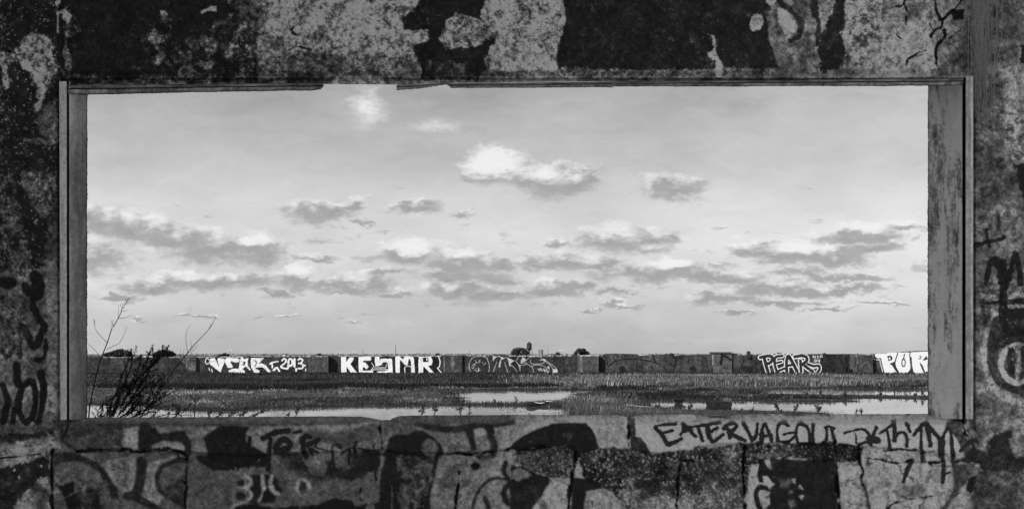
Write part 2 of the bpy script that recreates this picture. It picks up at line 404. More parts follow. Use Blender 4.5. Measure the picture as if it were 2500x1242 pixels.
C.poly([(1900, 22), (1913, 14), (1930, 38), (1942, 58), (1940, 80), (1925, 95), (1915, 82), (1902, 52)], 126 + 30 * fin, 1.5, 4, h=.004)
C.stroke([(1905, 5), (1935, 30), (1955, 55), (1950, 85), (1930, 100)], 6, 34, 2, 3)
C.stroke([(1985, -20), (1992, 40), (2000, 60), (1995, 110)], 7, 34, 2, 4)
C.poly([(2068, -180), (2062, 60), (2055, 90), (2070, 130), (2050, 172), (2010, 178), (2000, 150), (1992, 120), (2010, 70), (2040, 20), (2040, -180)], 30 + 10 * fin, 2, 6)
C.stroke([(1988, 90), (1992, 130), (2004, 150)], 1.5, 96, 1.5, 2)
mottled([(2070, 10), (2150, -20), (2165, 60), (2130, 120), (2080, 172), (2062, 165), (2068, 100)], 70, 118, 5, 12, seed=12, scale=10, op=.8)
C.ell(2128, 90, 20, 9, 50, 4, 3, .8)
C.poly([(2150, -180), (2372, -180), (2368, 178), (2140, 178), (2160, 100)], 84 + 18 * med + 12 * mic, 8, 6, .8)
C.poly([(2300, 60), (2350, 20), (2370, 40), (2370, 180), (2290, 178)], 58 + 20 * med, 10, 8, .7)
for pts, r in (([(2276, -40), (2282, 10), (2295, 42), (2303, 48), (2320, 32), (2335, 18), (2352, -5)], 3), ([(2303, 48), (2298, 65), (2280, 76), (2272, 92)], 2), ([(2280, 76), (2268, 58)], 1.3),
               ([(2306, 72), (2304, 92), (2290, 108), (2283, 130), (2284, 160)], 3.4), ([(2304, 92), (2318, 93), (2330, 82), (2346, 74)], 1.4), ([(2215, -20), (2205, 8), (2180, 20)], 2.2), ([(2208, 6), (2214, 26)], 1.3),
               ([(2212, 40), (2210, 60)], 2), ([(2260, 122), (2236, 134), (2218, 142), (2214, 158)], 1.5), ([(2180, 80), (2200, 92), (2215, 88), (2235, 84)], 1.0), ([(2130, 130), (2160, 120)], 1.2)):
    C.stroke(pts, r, 20, 1, 2.2, warp=5, h=-.010)
C.poly([(2318, 28), (2352, 22), (2352, 48), (2330, 48)], 26, 2, 3)
C.stroke([(716, 66), (712, 78), (722, 84)], 3, 26, 1.5, 2, h=-.008)
C.stroke([(705, 122), (722, 114), (745, 118), (760, 122)], 1.6, 30, 1.2, 2, h=-.006)

# ---- left pillar
C.poly([(-240, -180), (150, -180), (148, 205), (160, 400), (150, 660), (-240, 660)], 26 + 10 * fin, 3, 6)
mottled([(-240, -180), (22, -180), (20, 660), (-240, 660)], 24, 60, 6, 8, seed=13, scale=8, bias=.06)
mottled([(-60, 90), (10, 135), (40, 110), (60, 85), (80, 75), (130, 95), (142, 190), (110, 215), (95, 240), (70, 175), (45, 155), (-60, 175)], 44, 116, 3, 8, seed=14, scale=9, bias=-.02)
C.stroke([(60, 155), (85, 180), (98, 210), (100, 245), (92, 260)], 8, 112 + 50 * fin, 3, 6, .9)
C.stroke([(-20, 150), (10, 165), (14, 200), (16, 215)], 5, 100 + 60 * fin, 3, 5, .8)
C.stroke([(5, 120), (35, 128)], 3, 16, 2, 2, h=-.01)
C.poly([(128, 2), (148, 0), (142, 18), (134, 14)], 120, 1.5, 4)
C.poly([(150, 30), (162, 25), (174, 38), (166, 54), (154, 48)], 98, 2, 5)
C.stroke([(141, 30), (141, 78)], 2.4, 105, 1.5, 2)
C.stroke([(162, 125), (166, 150), (170, 180)], 5, 84, 2, 5, .8)
C.poly([(105, 250), (140, 240), (145, 330), (125, 345), (98, 330), (92, 300)], 58 + 30 * fin, 4, 5, .9)
C.stroke([(60, 342), (100, 346), (140, 345)], 5, 78 + 60 * fin, 3, 6, .8)
mottled([(50, 415), (100, 420), (138, 420), (142, 520), (100, 530), (60, 470), (48, 440)], 34, 74, 4, 6, seed=15, scale=8)
mottled([(5, 430), (35, 420), (45, 480), (60, 560), (80, 640), (60, 700), (20, 660), (0, 560)], 34, 66, 5, 8, seed=9, scale=9)
C.poly([(120, 500), (142, 440), (146, 660), (112, 640)], 50 + 20 * fin, 4, 4, .8)
# speckles of chipped paint
spk = fbm(X, Y, 5.5, 3, 12)
spm = sstep(0.24, 0.30, spk + 0.10 * med) * sstep(152, 140, X)
C.T = C.T * (1 - spm * .8) + 105 * spm * .8
spm2 = sstep(0.30, 0.36, spk) * (Y < 190) * sstep(150, 160, X)
C.T = C.T * (1 - spm2 * .6) + 84 * spm2 * .6
# lower pillar, lighter plaster under black tags
C.poly([(-240, 690), (40, 690), (120, 640), (146, 640), (150, 1030), (-240, 1050)], 66 + 36 * med + 26 * fin, 6, 8)
C.poly([(112, 680), (146, 670), (150, 1010), (112, 1000), (116, 860)], 78 + 12 * fin, 4, 4)
C.stroke([(-240, 1045), (60, 1046), (140, 1030)], 18, 56 + 12 * med, 10, 4, .8)
tags_left = [([(15, 690), (22, 690)], 17), ([(85, 672), (95, 690), (90, 720)], 14), ([(60, 695), (70, 715)], 10), ([(45, 805), (60, 800), (75, 838), (88, 842), (102, 815), (108, 795), (88, 765), (80, 740), (84, 700)], 9),
             ([(50, 872), (48, 848), (52, 815)], 6), ([(4, 858), (15, 871), (28, 862), (33, 852)], 4.5), ([(112, 828), (110, 860), (104, 874), (88, 878)], 4.5),
             ([(62, 938), (78, 930), (88, 960), (84, 1005), (66, 1030), (50, 1015), (46, 975), (55, 942)], 9), ([(-40, 960), (0, 938), (14, 962), (18, 990), (8, 1030)], 8), ([(36, 1000), (32, 1030)], 8),
             ([(100, 910), (106, 950), (98, 990), (92, 1026)], 10), ([(40, 890), (45, 940)], 9), ([(0, 770), (10, 800)], 5)]
for pts, r in tags_left: C.stroke(pts, r, 23 + 8 * fin, 2.6, 3)
mottled([(0, 700), (60, 725), (70, 780), (50, 870), (0, 880)], 46, 84, 6, 8, seed=3, scale=9, op=.45)
C.stroke([(68, 965), (70, 985), (66, 1005)], 3, 62, 2, 1)
C.stroke([(90, 935), (95, 960), (93, 1000), (86, 1025)], 1, 70, 1, 1)

# ---- right pillar
C.poly([(2372, -180), (2740, -180), (2740, 1040), (2372, 1060)], 68 + 30 * big + 30 * med + 20 * fin, 4, 3)
C.poly([(2395, 220), (2450, 190), (2455, 330), (2440, 470), (2400, 560), (2380, 500), (2376, 280)], 50 + 26 * fin, 8, 8, .85)
mottled([(2460, 260), (2500, 280), (2740, 250), (2740, 420), (2480, 400), (2450, 340)], 56, 96, 6, 8, seed=4, scale=12, op=.8)
C.poly([(2475, 400), (2520, 395), (2740, 420), (2740, 520), (2500, 500), (2485, 450)], 22, 4, 8)
C.poly([(2440, 100), (2480, 95), (2560, 150), (2500, 230), (2440, 200)], 84 + 20 * med, 8, 8, .7)
C.poly([(2490, 110), (2510, 105), (2510, 165), (2494, 150)], 24, 2, 4)
C.poly([(2380, 560), (2440, 540), (2420, 700), (2380, 740)], 60 + 10 * med, 10, 8, .8)
C.stroke([(2425, 520), (2436, 508), (2448, 520)], 5, 92, 4, 3, .8)
C.stroke([(2436, 525), (2440, 560)], 6, 36, 4, 3, .9)
tags_right = [([(2386, 598), (2410, 590), (2425, 588), (2452, 580)], 6), ([(2408, 560), (2415, 600)], 5), ([(2407, 690), (2415, 650), (2424, 632), (2436, 640), (2440, 690)], 6), ([(2432, 640), (2446, 660), (2450, 730)], 10),
              ([(2478, 618), (2470, 650), (2462, 680)], 7), ([(2480, 620), (2490, 660), (2492, 690)], 8), ([(2400, 746), (2425, 738), (2470, 736), (2540, 730)], 5.5), ([(2448, 640), (2450, 700), (2448, 770), (2456, 800)], 10),
              ([(2465, 770), (2500, 765)], 14), ([(2460, 810), (2540, 815)], 9)]
mottled([(2380, 690), (2500, 640), (2740, 640), (2740, 740), (2400, 745)], 52, 86, 5, 6, seed=6, scale=8, op=.7)
C.stroke([(2432, 765), (2418, 790), (2404, 850), (2412, 910), (2430, 950), (2465, 975), (2520, 985)], 8, 92 + 16 * fin, 2.5, 3)
C.stroke([(2440, 785), (2430, 810), (2424, 860), (2430, 905), (2450, 930), (2480, 945), (2540, 950)], 15, 42 + 10 * fin, 2.5, 2)
C.poly([(2440, 780), (2540, 760), (2540, 840), (2440, 850)], 36 + 8 * fin, 4, 4, .9)
C.ell(2490, 888, 46, 50, 40, 3, 2, .8)
C.ring(2484, 888, 40, 46, 7, 96 + 14 * fin, soft=2, rag=2)
C.poly([(2462, 850), (2475, 845), (2470, 870), (2478, 910), (2465, 915), (2458, 885)], 30, 2, 2)
C.stroke([(2484, 850), (2488, 890), (2484, 925)], 6, 80, 3, 3, .9)
C.stroke([(2500, 850), (2498, 890)], 6, 34, 3, 3, .9)
for pts, r in tags_right: C.stroke(pts, r, 22 + 6 * fin, 2.4, 3)
C.poly([(2395, 735), (2420, 745), (2412, 790), (2400, 795), (2392, 770)], 34, 4, 10, .7)
C.stroke([(2388, 990), (2396, 1020), (2394, 1050)], 5, 48, 3, 3, .7)

# ---- below the opening: sill course
C.poly([(-240, 1088), (0, 1094), (60, 1088), (145, 1072), (147, 1094), (96, 1100), (90, 1104), (-240, 1130)], 96 + 44 * fin, 2, 5, h=.012)
C.stroke([(-240, 1076), (0, 1070), (60, 1066), (125, 1056)], 9, 34 + 14 * fin, 4, 5)  # shading above the ledge, painted as a dark stroke
C.stroke([(-240, 1130), (0, 1117), (60, 1112), (100, 1107)], 1.6, 12, 1, 1, h=-.02)
for p in ([(112, 1052), (122, 1062), (130, 1068)], [(132, 1050), (140, 1065)], [(80, 1056), (88, 1048)]): C.stroke(p, 2.2, 92, 1.4, 2.5)
C.poly([(-240, 1145), (0, 1144), (60, 1128), (118, 1106), (122, 1160), (96, 1176), (60, 1200), (40, 1242), (20, 1420), (-240, 1420)], 34 + 16 * fin + 10 * med, 3, 6)
C.poly([(60, 1205), (100, 1165), (122, 1160), (120, 1225), (60, 1235), (20, 1300), (10, 1260)], 74 + 36 * fin, 3, 7)
C.poly([(-40, 1125), (0, 1122), (90, 1106), (60, 1124), (0, 1140), (-40, 1150)], 82 + 20 * fin, 2, 4)
C.poly([(90, 1172), (118, 1165), (119, 1200), (106, 1205)], 88 + 40 * fin, 2, 6)
for sx, sy in ((34, 1148), (46, 1165), (100, 1136), (36, 1146)): C.ell(sx, sy, 3, 3.5, 112, 1, 2)
# sill left stone, painted dark grey
SILL_F = [(147, 1100), (146, 1040), (165, 1022), (330, 1022), (930, 1022), (935, 1098), (800, 1100), (600, 1104), (460, 1100), (330, 1098), (190, 1100), (165, 1092)]
C.poly([(150, 1021), (2352, 1015), (2352, 1100), (1820, 1085), (1500, 1094), (1300, 1090), (1000, 1100), (600, 1104), (330, 1098), (180, 1100), (148, 1075)], 86 + 20 * med + 8 * fin, 2, 1)
C.poly([(148, 1008), (345, 1014), (345, 1098), (180, 1100), (148, 1075)], 50 + 12 * med + 6 * fin, 2, 2)
C.poly([(148, 1040), (163, 1022), (166, 1040), (162, 1060), (150, 1072)], 40, 2, 2, h=-.006)
C.stroke([(166, 1024), (165, 1045), (150, 1072)], 1.2, 18, 1, 1, h=-.008)
C.poly([(150, 1006), (935, 1006), (935, 1024), (150, 1028)], 66 + 10 * med, 2, 1)
C.poly([(170, 1028), (935, 1024), (880, 1034), (620, 1040), (345, 1040), (170, 1038)], 46 + 10 * med, 3, 1, .8)
C.poly([(298, 1043), (338, 1041), (340, 1048), (334, 1098), (306, 1098), (296, 1080), (303, 1062), (299, 1050)], 112 + 14 * fin, 1.2, 2.5, h=.003)
C.stroke([(302, 1054), (336, 1048)], 1, 84, 1, 1, .7)
C.ell(316, 1071, 2, 2.4, 14, .8); C.ell(304, 1080, 1.6, 2.4, 14, .8)
for p in ([(196, 1068), (205, 1073), (213, 1083)], [(285, 1050), (278, 1067), (270, 1083), (284, 1090)], [(250, 1058), (265, 1059), (273, 1063), (277, 1068)], [(240, 1070), (247, 1077), (256, 1086)], [(212, 1066), (222, 1062), (234, 1060)], [(236, 1082), (242, 1072)], [(250, 1088), (262, 1093)]):
    C.stroke(p, 1.4, 92, 1.2, 2.5, .9)
C.poly([(385, 1044), (400, 1040), (455, 1042), (500, 1046), (508, 1060), (495, 1092), (475, 1090), (468, 1070), (445, 1052), (390, 1056)], 88 + 24 * fin, 2, 3)
C.stroke([(355, 1045), (358, 1090)], 17, 31 + 6 * med, 2, 1.5)
C.poly([(340, 1042), (380, 1042), (388, 1058), (430, 1052), (450, 1052), (466, 1075), (468, 1112), (447, 1114), (452, 1090), (440, 1078), (372, 1083), (366, 1098), (338, 1098)], 31 + 6 * med, 2, 1.5)
C.poly([(368, 1086), (400, 1076), (440, 1079), (450, 1090), (447, 1112), (436, 1116), (425, 1098), (370, 1096)], 100 + 18 * fin, 2, 2)
# big dark painted letter, left third
C.poly([(498, 1066), (530, 1042), (545, 1037), (612, 1040), (604, 1054), (600, 1072), (606, 1084), (650, 1106), (662, 1112), (645, 1138), (600, 1140), (578, 1146), (560, 1152), (500, 1158), (470, 1162), (455, 1115), (508, 1110)], 27 + 5 * med, 2, 1.5)
C.poly([(608, 1043), (700, 1040), (850, 1036), (925, 1027), (880, 1040), (800, 1058), (745, 1062), (660, 1074), (652, 1102), (618, 1086), (603, 1076), (602, 1056)], 98 + 12 * fin, 2, 2)
C.poly([(800, 1060), (930, 1030), (928, 1050), (880, 1060), (850, 1095), (800, 1085)], 62 + 14 * fin, 4, 4, .8)
C.poly([(870, 1060), (925, 1050), (930, 1095), (880, 1095)], 82 + 24 * fin, 3, 4, .8)
for p, r in (([(538, 1140), (538, 1156)], 4), ([(577, 1140), (578, 1160)], 5), ([(606, 1130), (607, 1150)], 3), ([(552, 1045), (552, 1100)], 2)): C.stroke(p, r, 20, 2, 1)
C.stroke([(610, 1068), (608, 1084)], 4.5, 12, 1.5, 1)
# face of the blocks below the sill, left
C.poly([(145, 1104), (460, 1104), (520, 1150), (935, 1120), (935, 1420), (145, 1420)], 72 + 26 * med + 16 * fin, 3, 3)
C.poly([(240, 1136), (262, 1122), (325, 1113), (334, 1124), (333, 1160), (324, 1195), (310, 1203), (286, 1205), (262, 1170), (256, 1150)], 102 + 12 * fin, 1.5, 2)
mottled([(270, 1125), (310, 1118), (316, 1190), (290, 1200), (280, 1160)], 60, 104, 3, 6, seed=7, scale=5, op=.7)
C.poly([(362, 1130), (400, 1120), (440, 1106), (448, 1112), (420, 1122), (390, 1136), (379, 1158), (386, 1190), (406, 1212), (375, 1240), (342, 1216), (352, 1180)], 103 + 12 * fin, 1.5, 2)
C.poly([(130, 1108), (145, 1104), (185, 1106), (210, 1112), (180, 1125), (150, 1130), (134, 1160)], 40 + 16 * fin, 3, 4)
C.poly([(188, 1100), (205, 1100), (235, 1122), (232, 1128), (200, 1112)], 88, 1.5, 2)
C.poly([(134, 1135), (160, 1125), (200, 1128), (250, 1160), (240, 1172), (190, 1168), (150, 1178), (134, 1170)], 76 + 20 * fin, 3, 3)
C.stroke([(152, 1116), (190, 1118), (220, 1128), (245, 1146), (262, 1172), (278, 1200)], 8, 36 + 6 * fin, 2, 2)
C.stroke([(346, 1125), (345, 1150), (338, 1190), (330, 1205)], 12, 35 + 6 * fin, 2, 1.5)
C.stroke([(310, 1208), (335, 1215), (380, 1240), (420, 1270)], 10, 35 + 6 * fin, 2, 1.5)
C.poly([(400, 1140), (440, 1122), (452, 1130), (448, 1160), (420, 1176), (392, 1186), (386, 1165)], 74 + 14 * fin, 2, 2)
C.ell(416, 1165, 14, 11, 54, 2, 1)
C.stroke([(456, 1120), (430, 1124), (400, 1136), (385, 1158), (386, 1185), (398, 1202), (440, 1228)], 6, 36, 2, 1.5)
C.poly([(398, 1190), (430, 1176), (452, 1160), (452, 1240), (440, 1235), (405, 1205)], 44 + 26 * fin, 3, 3)
C.poly([(133, 1182), (180, 1178), (182, 1200), (168, 1208), (156, 1215), (144, 1196)], 20, 2, 4)
C.poly([(156, 1216), (178, 1205), (210, 1190), (240, 1190), (250, 1225), (262, 1300), (170, 1300)], 22 + 10 * fin, 2, 6)
mottled([(180, 1185), (260, 1175), (268, 1220), (250, 1260), (190, 1260)], 28, 84, 3, 6, seed=10, scale=9, op=.6, bias=.02)
C.poly([(133, 1200), (150, 1200), (168, 1245), (190, 1420), (133, 1420)], 72 + 20 * fin, 2, 3)
C.stroke([(275, 1190), (280, 1208)], 9, 38, 3, 2)
C.stroke([(190, 1100), (220, 1098), (262, 1100), (300, 1097), (345, 1102), (400, 1096), (440, 1100), (463, 1108)], 2.2, 16, 1.4, 3, warp=6, h=-.02)
C.stroke([(388, 1102), (402, 1108), (430, 1102), (438, 1116)], 1.2, 22, 1, 2, warp=4, h=-.01)
# second block: black tag, BIOO
C.poly([(462, 1165), (560, 1150), (600, 1150), (600, 1180), (560, 1225), (520, 1260), (462, 1260)], 74 + 12 * med + 6 * fin, 5, 4)
C.poly([(690, 1112), (738, 1108), (745, 1135), (760, 1160), (790, 1165), (800, 1118), (840, 1112), (930, 1100), (922, 1140), (885, 1172), (845, 1178), (800, 1160), (780, 1172), (758, 1178), (742, 1140), (710, 1142)], 34 + 24 * fin, 3, 8)
mottled([(755, 1118), (790, 1124), (780, 1140), (765, 1142)], 70, 108, 2, 4, seed=2)
C.poly([(812, 1116), (840, 1112), (860, 1118), (866, 1138), (838, 1150), (815, 1140)], 76 + 30 * fin, 2, 5)
C.poly([(610, 1158), (700, 1160), (700, 1200), (690, 1222), (640, 1228), (608, 1228), (600, 1190)], 27 + 8 * fin, 3, 3)
C.poly([(668, 1155), (760, 1168), (820, 1180), (900, 1190), (900, 1225), (700, 1235), (672, 1222), (690, 1195)], 72 + 24 * fin, 4, 6, .9)
for p in ([(600, 1160), (612, 1170), (610, 1182), (596, 1190), (582, 1188)], [(600, 1190), (612, 1204), (606, 1220), (586, 1230), (566, 1236)], [(640, 1162), (643, 1185), (640, 1205), (634, 1222)], [(663, 1162), (661, 1180), (668, 1198), (678, 1204)]):
    C.stroke(p, 4.6, 116 + 20 * fin, 2, 2.5)
C.ell(588, 1178, 9, 9, 32, 3, 2); C.ell(588, 1210, 13, 10, 24, 3, 2, .9)
C.ell(740, 1190, 8, 15, 36, 3, 2); C.ring(740, 1190, 15, 21, 4.2, 112, soft=2, rag=2)
C.ell(690, 1180, 14, 12, 44, 4, 4, .8)
C.poly([(560, 1250), (590, 1230), (620, 1226), (660, 1238), (780, 1230), (820, 1214), (850, 1218), (870, 1232), (935, 1226), (935, 1420), (540, 1420)], 22 + 6 * fin, 2, 4)
C.ell(905, 1238, 10, 7, 80, 2, 3); C.ell(632, 1122, 2.4, 2.4, 130, 1); C.ell(575, 1141, 2.2, 2, 96, 1)
tagA = [([(642, 1070), (668, 1056), (704, 1050)], 7), ([(660, 1072), (657, 1110), (655, 1144)], 5.5), ([(672, 1092), (688, 1072), (706, 1078), (704, 1092), (676, 1100)], 7.5), ([(704, 1096), (690, 1104), (672, 1104)], 4), ([(718, 1056), (734, 1052)], 4.5),
        ([(736, 1078), (745, 1064), (758, 1066)], 6), ([(738, 1070), (742, 1100), (748, 1115)], 7), ([(752, 1085), (776, 1072)], 6.5), ([(764, 1110), (756, 1095), (776, 1104)], 4.5), ([(782, 1072), (770, 1090), (800, 1100), (812, 1100)], 2.2),
        ([(818, 1150), (813, 1120), (812, 1092), (819, 1084), (828, 1086), (830, 1092)], 3.4), ([(870, 1078), (866, 1092), (868, 1104)], 4.2), ([(868, 1092), (850, 1096), (832, 1108)], 2.2), ([(854, 1096), (852, 1118), (853, 1132)], 3), ([(866, 1092), (905, 1098), (935, 1096)], 2),
        ([(913, 1082), (912, 1140)], 3), ([(925, 1125), (917, 1150), (918, 1170)], 3)]
C.stroke([(880, 1192), (878, 1210), (882, 1222)], 2, 16, 1.2, 2, h=-.006)
# third block: dark arch and crumbling column
C.poly([(936, 1112), (944, 1088), (952, 1068), (966, 1056), (992, 1046), (1032, 1050), (1060, 1066), (1078, 1086), (1086, 1108), (1080, 1120), (1066, 1150), (1052, 1200), (1046, 1420), (915, 1420), (928, 1180)], 27 + 6 * med, 2.4, 2)
C.poly([(938, 1024), (1000, 1018), (1160, 1030), (1020, 1040), (960, 1052), (940, 1060)], 62 + 14 * fin, 3, 3)
C.stroke([(940, 1060), (1010, 1050), (960, 1042)], 5, 74, 4, 2, .7)
C.stroke([(1040, 1048), (1068, 1062), (1088, 1086)], 5, 78, 3, 2, .8)
C.ell(1050, 1092, 21, 21, 70 + 30 * fin, 1.6, 2)
mottled([(966, 1112), (1000, 1108), (1040, 1120), (1060, 1112), (1058, 1160), (1045, 1200), (1035, 1240), (985, 1250), (968, 1200), (985, 1170), (970, 1130)], 26, 92, 3, 6, seed=1, scale=10, h=.008)
C.poly([(930, 1112), (938, 1114), (934, 1140), (925, 1160), (928, 1130)], 88, 1.5, 1.5)
C.stroke([(952, 1172), (957, 1200), (957, 1240)], 1.6, 62, 1.4, 2)
# right of the arch: pale block
C.poly([(1072, 1112), (1100, 1104), (1170, 1112), (1210, 1128), (1230, 1132), (1250, 1150), (1240, 1200), (1240, 1420), (1046, 1420), (1056, 1190), (1064, 1150)], 86 + 20 * med + 14 * fin, 2, 2)
C.poly([(1085, 1150), (1115, 1145), (1112, 1185), (1085, 1190), (1078, 1170)], 50 + 10 * fin, 4, 5, .8)
C.poly([(1125, 1170), (1150, 1165), (1148, 1185), (1128, 1190)], 46, 4, 6, .7)
C.poly([(1090, 1055), (1130, 1052), (1140, 1075), (1135, 1096), (1090, 1108), (1086, 1085)], 84 + 20 * fin, 2, 3)
C.poly([(1096, 1085), (1120, 1078), (1136, 1092), (1095, 1104)], 54 + 20 * fin, 4, 4, .8)
C.poly([(1238, 1036), (1300, 1034), (1280, 1050), (1235, 1090), (1212, 1096), (1214, 1060), (1204, 1044)], 82 + 10 * fin, 2, 2)
C.stroke([(1020, 1032), (1060, 1044), (1100, 1048), (1150, 1040), (1200, 1034), (1250, 1028)], 9, 35 + 5 * fin, 3, 1.5)
C.poly([(935, 1014), (1240, 1010), (1280, 1022), (1210, 1034), (1000, 1034), (940, 1030)], 52 + 10 * med, 3, 2, .8)
C.poly([(1132, 1046), (1155, 1042), (1158, 1070), (1166, 1098), (1150, 1100), (1146, 1078)], 32, 2.5, 1)
C.poly([(1183, 1040), (1200, 1036), (1210, 1058), (1204, 1062), (1190, 1060)], 27, 1.6, 1)
C.stroke([(1198, 1064), (1206, 1080), (1206, 1104)], 9, 35, 3, 1)
C.poly([(1156, 1046), (1180, 1044), (1184, 1062), (1160, 1066)], 108 + 8 * fin, 2, 1)
C.poly([(1162, 1066), (1184, 1064), (1190, 1096), (1168, 1098)], 74, 3, 1)
C.stroke([(1160, 1105), (1180, 1115), (1205, 1112)], 7, 34, 5, 4, .8)
C.stroke([(1232, 1100), (1232, 1124)], 11, 96, 2, 2)
# dome
C.stroke([(1238, 1090), (1262, 1064), (1300, 1042), (1345, 1028), (1400, 1026)], 9, 90 + 10 * fin, 3, 2)
C.poly([(1244, 1094), (1252, 1082), (1275, 1064), (1310, 1048), (1350, 1034), (1392, 1031), (1430, 1032), (1446, 1048), (1456, 1070), (1461, 1093), (1447, 1102), (1410, 1106), (1390, 1088), (1330, 1087), (1275, 1097)], 26 + 4 * med, 1.8, 1)
for p in ([(1356, 1060), (1353, 1070)], [(1375, 1058), (1380, 1068), (1392, 1058), (1388, 1076)], [(1398, 1058), (1390, 1070)], [(1443, 1066), (1446, 1070)]): C.stroke(p, 1.8, 52, 1.8, 3, .8)
C.poly([(1445, 1030), (1530, 1022), (1534, 1088), (1470, 1093), (1458, 1060)], 84 + 10 * fin, 2, 1)
C.poly([(1536, 1020), (1550, 1018), (1553, 1064), (1565, 1066), (1580, 1085), (1590, 1108), (1540, 1104)], 40, 1.8, 1)
C.poly([(1552, 1027), (2300, 1024), (2352, 1035), (2352, 1120), (2250, 1096), (2100, 1084), (1990, 1080), (1820, 1079), (1790, 1084), (1700, 1088), (1690, 1098), (1592, 1106), (1580, 1086), (1566, 1066), (1554, 1064)], 118 + 16 * med + 8 * fin, 1.8, 2)
C.stroke([(1580, 1084), (1600, 1090), (1650, 1084), (1700, 1080)], 1.4, 78, 1.2, 1.5, .8)
C.poly([(1540, 1008), (2352, 1004), (2352, 1024), (2100, 1026), (1900, 1028), (1560, 1030)], 84 + 14 * med, 2.5, 1.5)
C.stroke([(1850, 1030), (1950, 1032), (2080, 1030)], 3, 84, 3, 2, .6)
# exposed aggregate below the broken sill edge
AGG = [[(1262, 1098), (1300, 1092), (1340, 1088), (1392, 1089), (1412, 1106), (1408, 1135), (1400, 1160), (1370, 1170), (1340, 1163), (1300, 1150), (1262, 1132), (1252, 1112)],
       [(1412, 1106), (1450, 1100), (1500, 1092), (1536, 1096), (1600, 1107), (1690, 1098), (1705, 1090), (1790, 1086), (1822, 1081), (2050, 1083), (2100, 1092), (2102, 1130), (2080, 1132), (2050, 1128), (1990, 1122), (1925, 1116), (1860, 1120), (1830, 1140), (1820, 1200), (1826, 1420), (1560, 1420), (1500, 1220), (1460, 1190), (1420, 1160)]]
wd3, wd4, wid2 = worley(X * 1.0 + 10 * C.wx, Y * 1.2 + 10 * C.fx, 5.5, 7)
psel = sstep(-.05, .18, fbm(X, Y, 30, 4, 4)); peb = np.clip(1 - wd1 * 1.9, 0, 1) * (wid > .45) * (.35 + .65 * psel); peb2 = np.clip(1 - wd3 * 1.8, 0, 1) * (wid2 > .5)
AGM = np.zeros(X.shape)
for a in AGG:
    tn = 36 + 62 * peb * (0.2 + wid) + 40 * peb2 * wid2 + 50 * med + 40 * fbm(X, Y, 40, 5, 6, .75) + 20 * fin
    lowlight = sstep(1150, 1240, Y) * 26
    sl, m = C.poly(a, tn + lowlight, 2, 5); AGM[sl] = np.maximum(AGM[sl], m)
    C.H[sl] += m * (-0.022 + 0.016 * peb[sl] * (0.4 + wid[sl]) + 0.03 * med[sl])
C.poly([(1535, 1190), (1560, 1172), (1600, 1168), (1600, 1182), (1560, 1192)], 30, 4, 5, .7)
C.poly([(1840, 1110), (1900, 1104), (1920, 1112), (1860, 1122)], 70 + 30 * fin, 3, 5, .6)
# below, between the joints 1250-1530
C.poly([(1248, 1132), (1300, 1150), (1342, 1164), (1340, 1182), (1322, 1208), (1300, 1236), (1290, 1420), (1240, 1420), (1246, 1190)], 28 + 8 * fin, 2, 3)
C.poly([(1250, 1146), (1262, 1140), (1290, 1150), (1300, 1160), (1272, 1168), (1262, 1176), (1248, 1168)], 76 + 20 * fin, 1.5, 3)
C.poly([(1341, 1176), (1366, 1174), (1392, 1168), (1386, 1210), (1380, 1260), (1370, 1420), (1280, 1420), (1302, 1240), (1326, 1205)], 92 + 20 * fin, 2, 1.5)
C.stroke([(1352, 1178), (1330, 1215), (1305, 1250)], 7, 110, 2, 1)
C.poly([(1398, 1166), (1430, 1166), (1462, 1184), (1468, 1192), (1432, 1198), (1426, 1230), (1420, 1420), (1388, 1420)], 26, 2, 2)
C.poly([(1430, 1200), (1460, 1192), (1482, 1194), (1502, 1206), (1520, 1240), (1530, 1420), (1424, 1420)], 80 + 20 * fin, 2, 3)
C.poly([(1442, 1225), (1450, 1222), (1452, 1240), (1444, 1242)], 40, 2, 4)
# strokes of the pale block
C.stroke([(1150, 1260), (1160, 1215), (1174, 1190), (1196, 1170), (1215, 1167), (1236, 1168)], 3.6, 34, 1.6, 1.5)
C.stroke([(1234, 1128), (1230, 1150), (1240, 1168), (1244, 1180), (1232, 1192), (1232, 1215), (1240, 1228)], 6, 28, 1.8, 2)
C.stroke([(1184, 1216), (1190, 1228), (1194, 1245)], 6, 36, 1.8, 1)
C.ell(1160, 1138, 11, 7, 20, 1.6, 4, h=-.014); C.ell(1143, 1204, 2.4, 2.4, 12, 1); C.ell(1124, 1225, 2.6, 2, 12, 1)
C.stroke([(1088, 1108), (1120, 1104), (1160, 1106), (1200, 1101), (1245, 1095), (1280, 1096), (1330, 1088)], 1.8, 12, 1.2, 2, warp=5, h=-.015)
C.stroke([(1140, 1108), (1162, 1112), (1172, 1118)], 2.4, 18, 1.6, 3, h=-.01)
# dark tag with pale islands
C.poly([(1852, 1122), (1880, 1118), (1990, 1122), (2040, 1112), (2046, 1240), (2050, 1420), (1890, 1420), (1884, 1245), (1866, 1240), (1880, 1200), (1856, 1192), (1850, 1160)], 27 + 8 * fin, 2, 2)
for p in ([(1828, 1136), (1852, 1130), (1846, 1160), (1838, 1164), (1829, 1154)], [(1866, 1121), (1879, 1118), (1883, 1142), (1876, 1144)], [(1862, 1162), (1874, 1160), (1884, 1175), (1891, 1180), (1878, 1192), (1864, 1184)],
          [(1836, 1182), (1860, 1176), (1872, 1186), (1850, 1188), (1840, 1194)], [(1822, 1205), (1842, 1198), (1846, 1240), (1852, 1420), (1824, 1420)], [(1932, 1168), (1944, 1165), (1942, 1182), (1935, 1176)], [(1948, 1184), (1955, 1182), (1964, 1196), (1955, 1192)], [(1950, 1210), (1962, 1208), (1958, 1222)]):
    C.poly(p, 98 + 16 * fin, 1.2, 1.5)
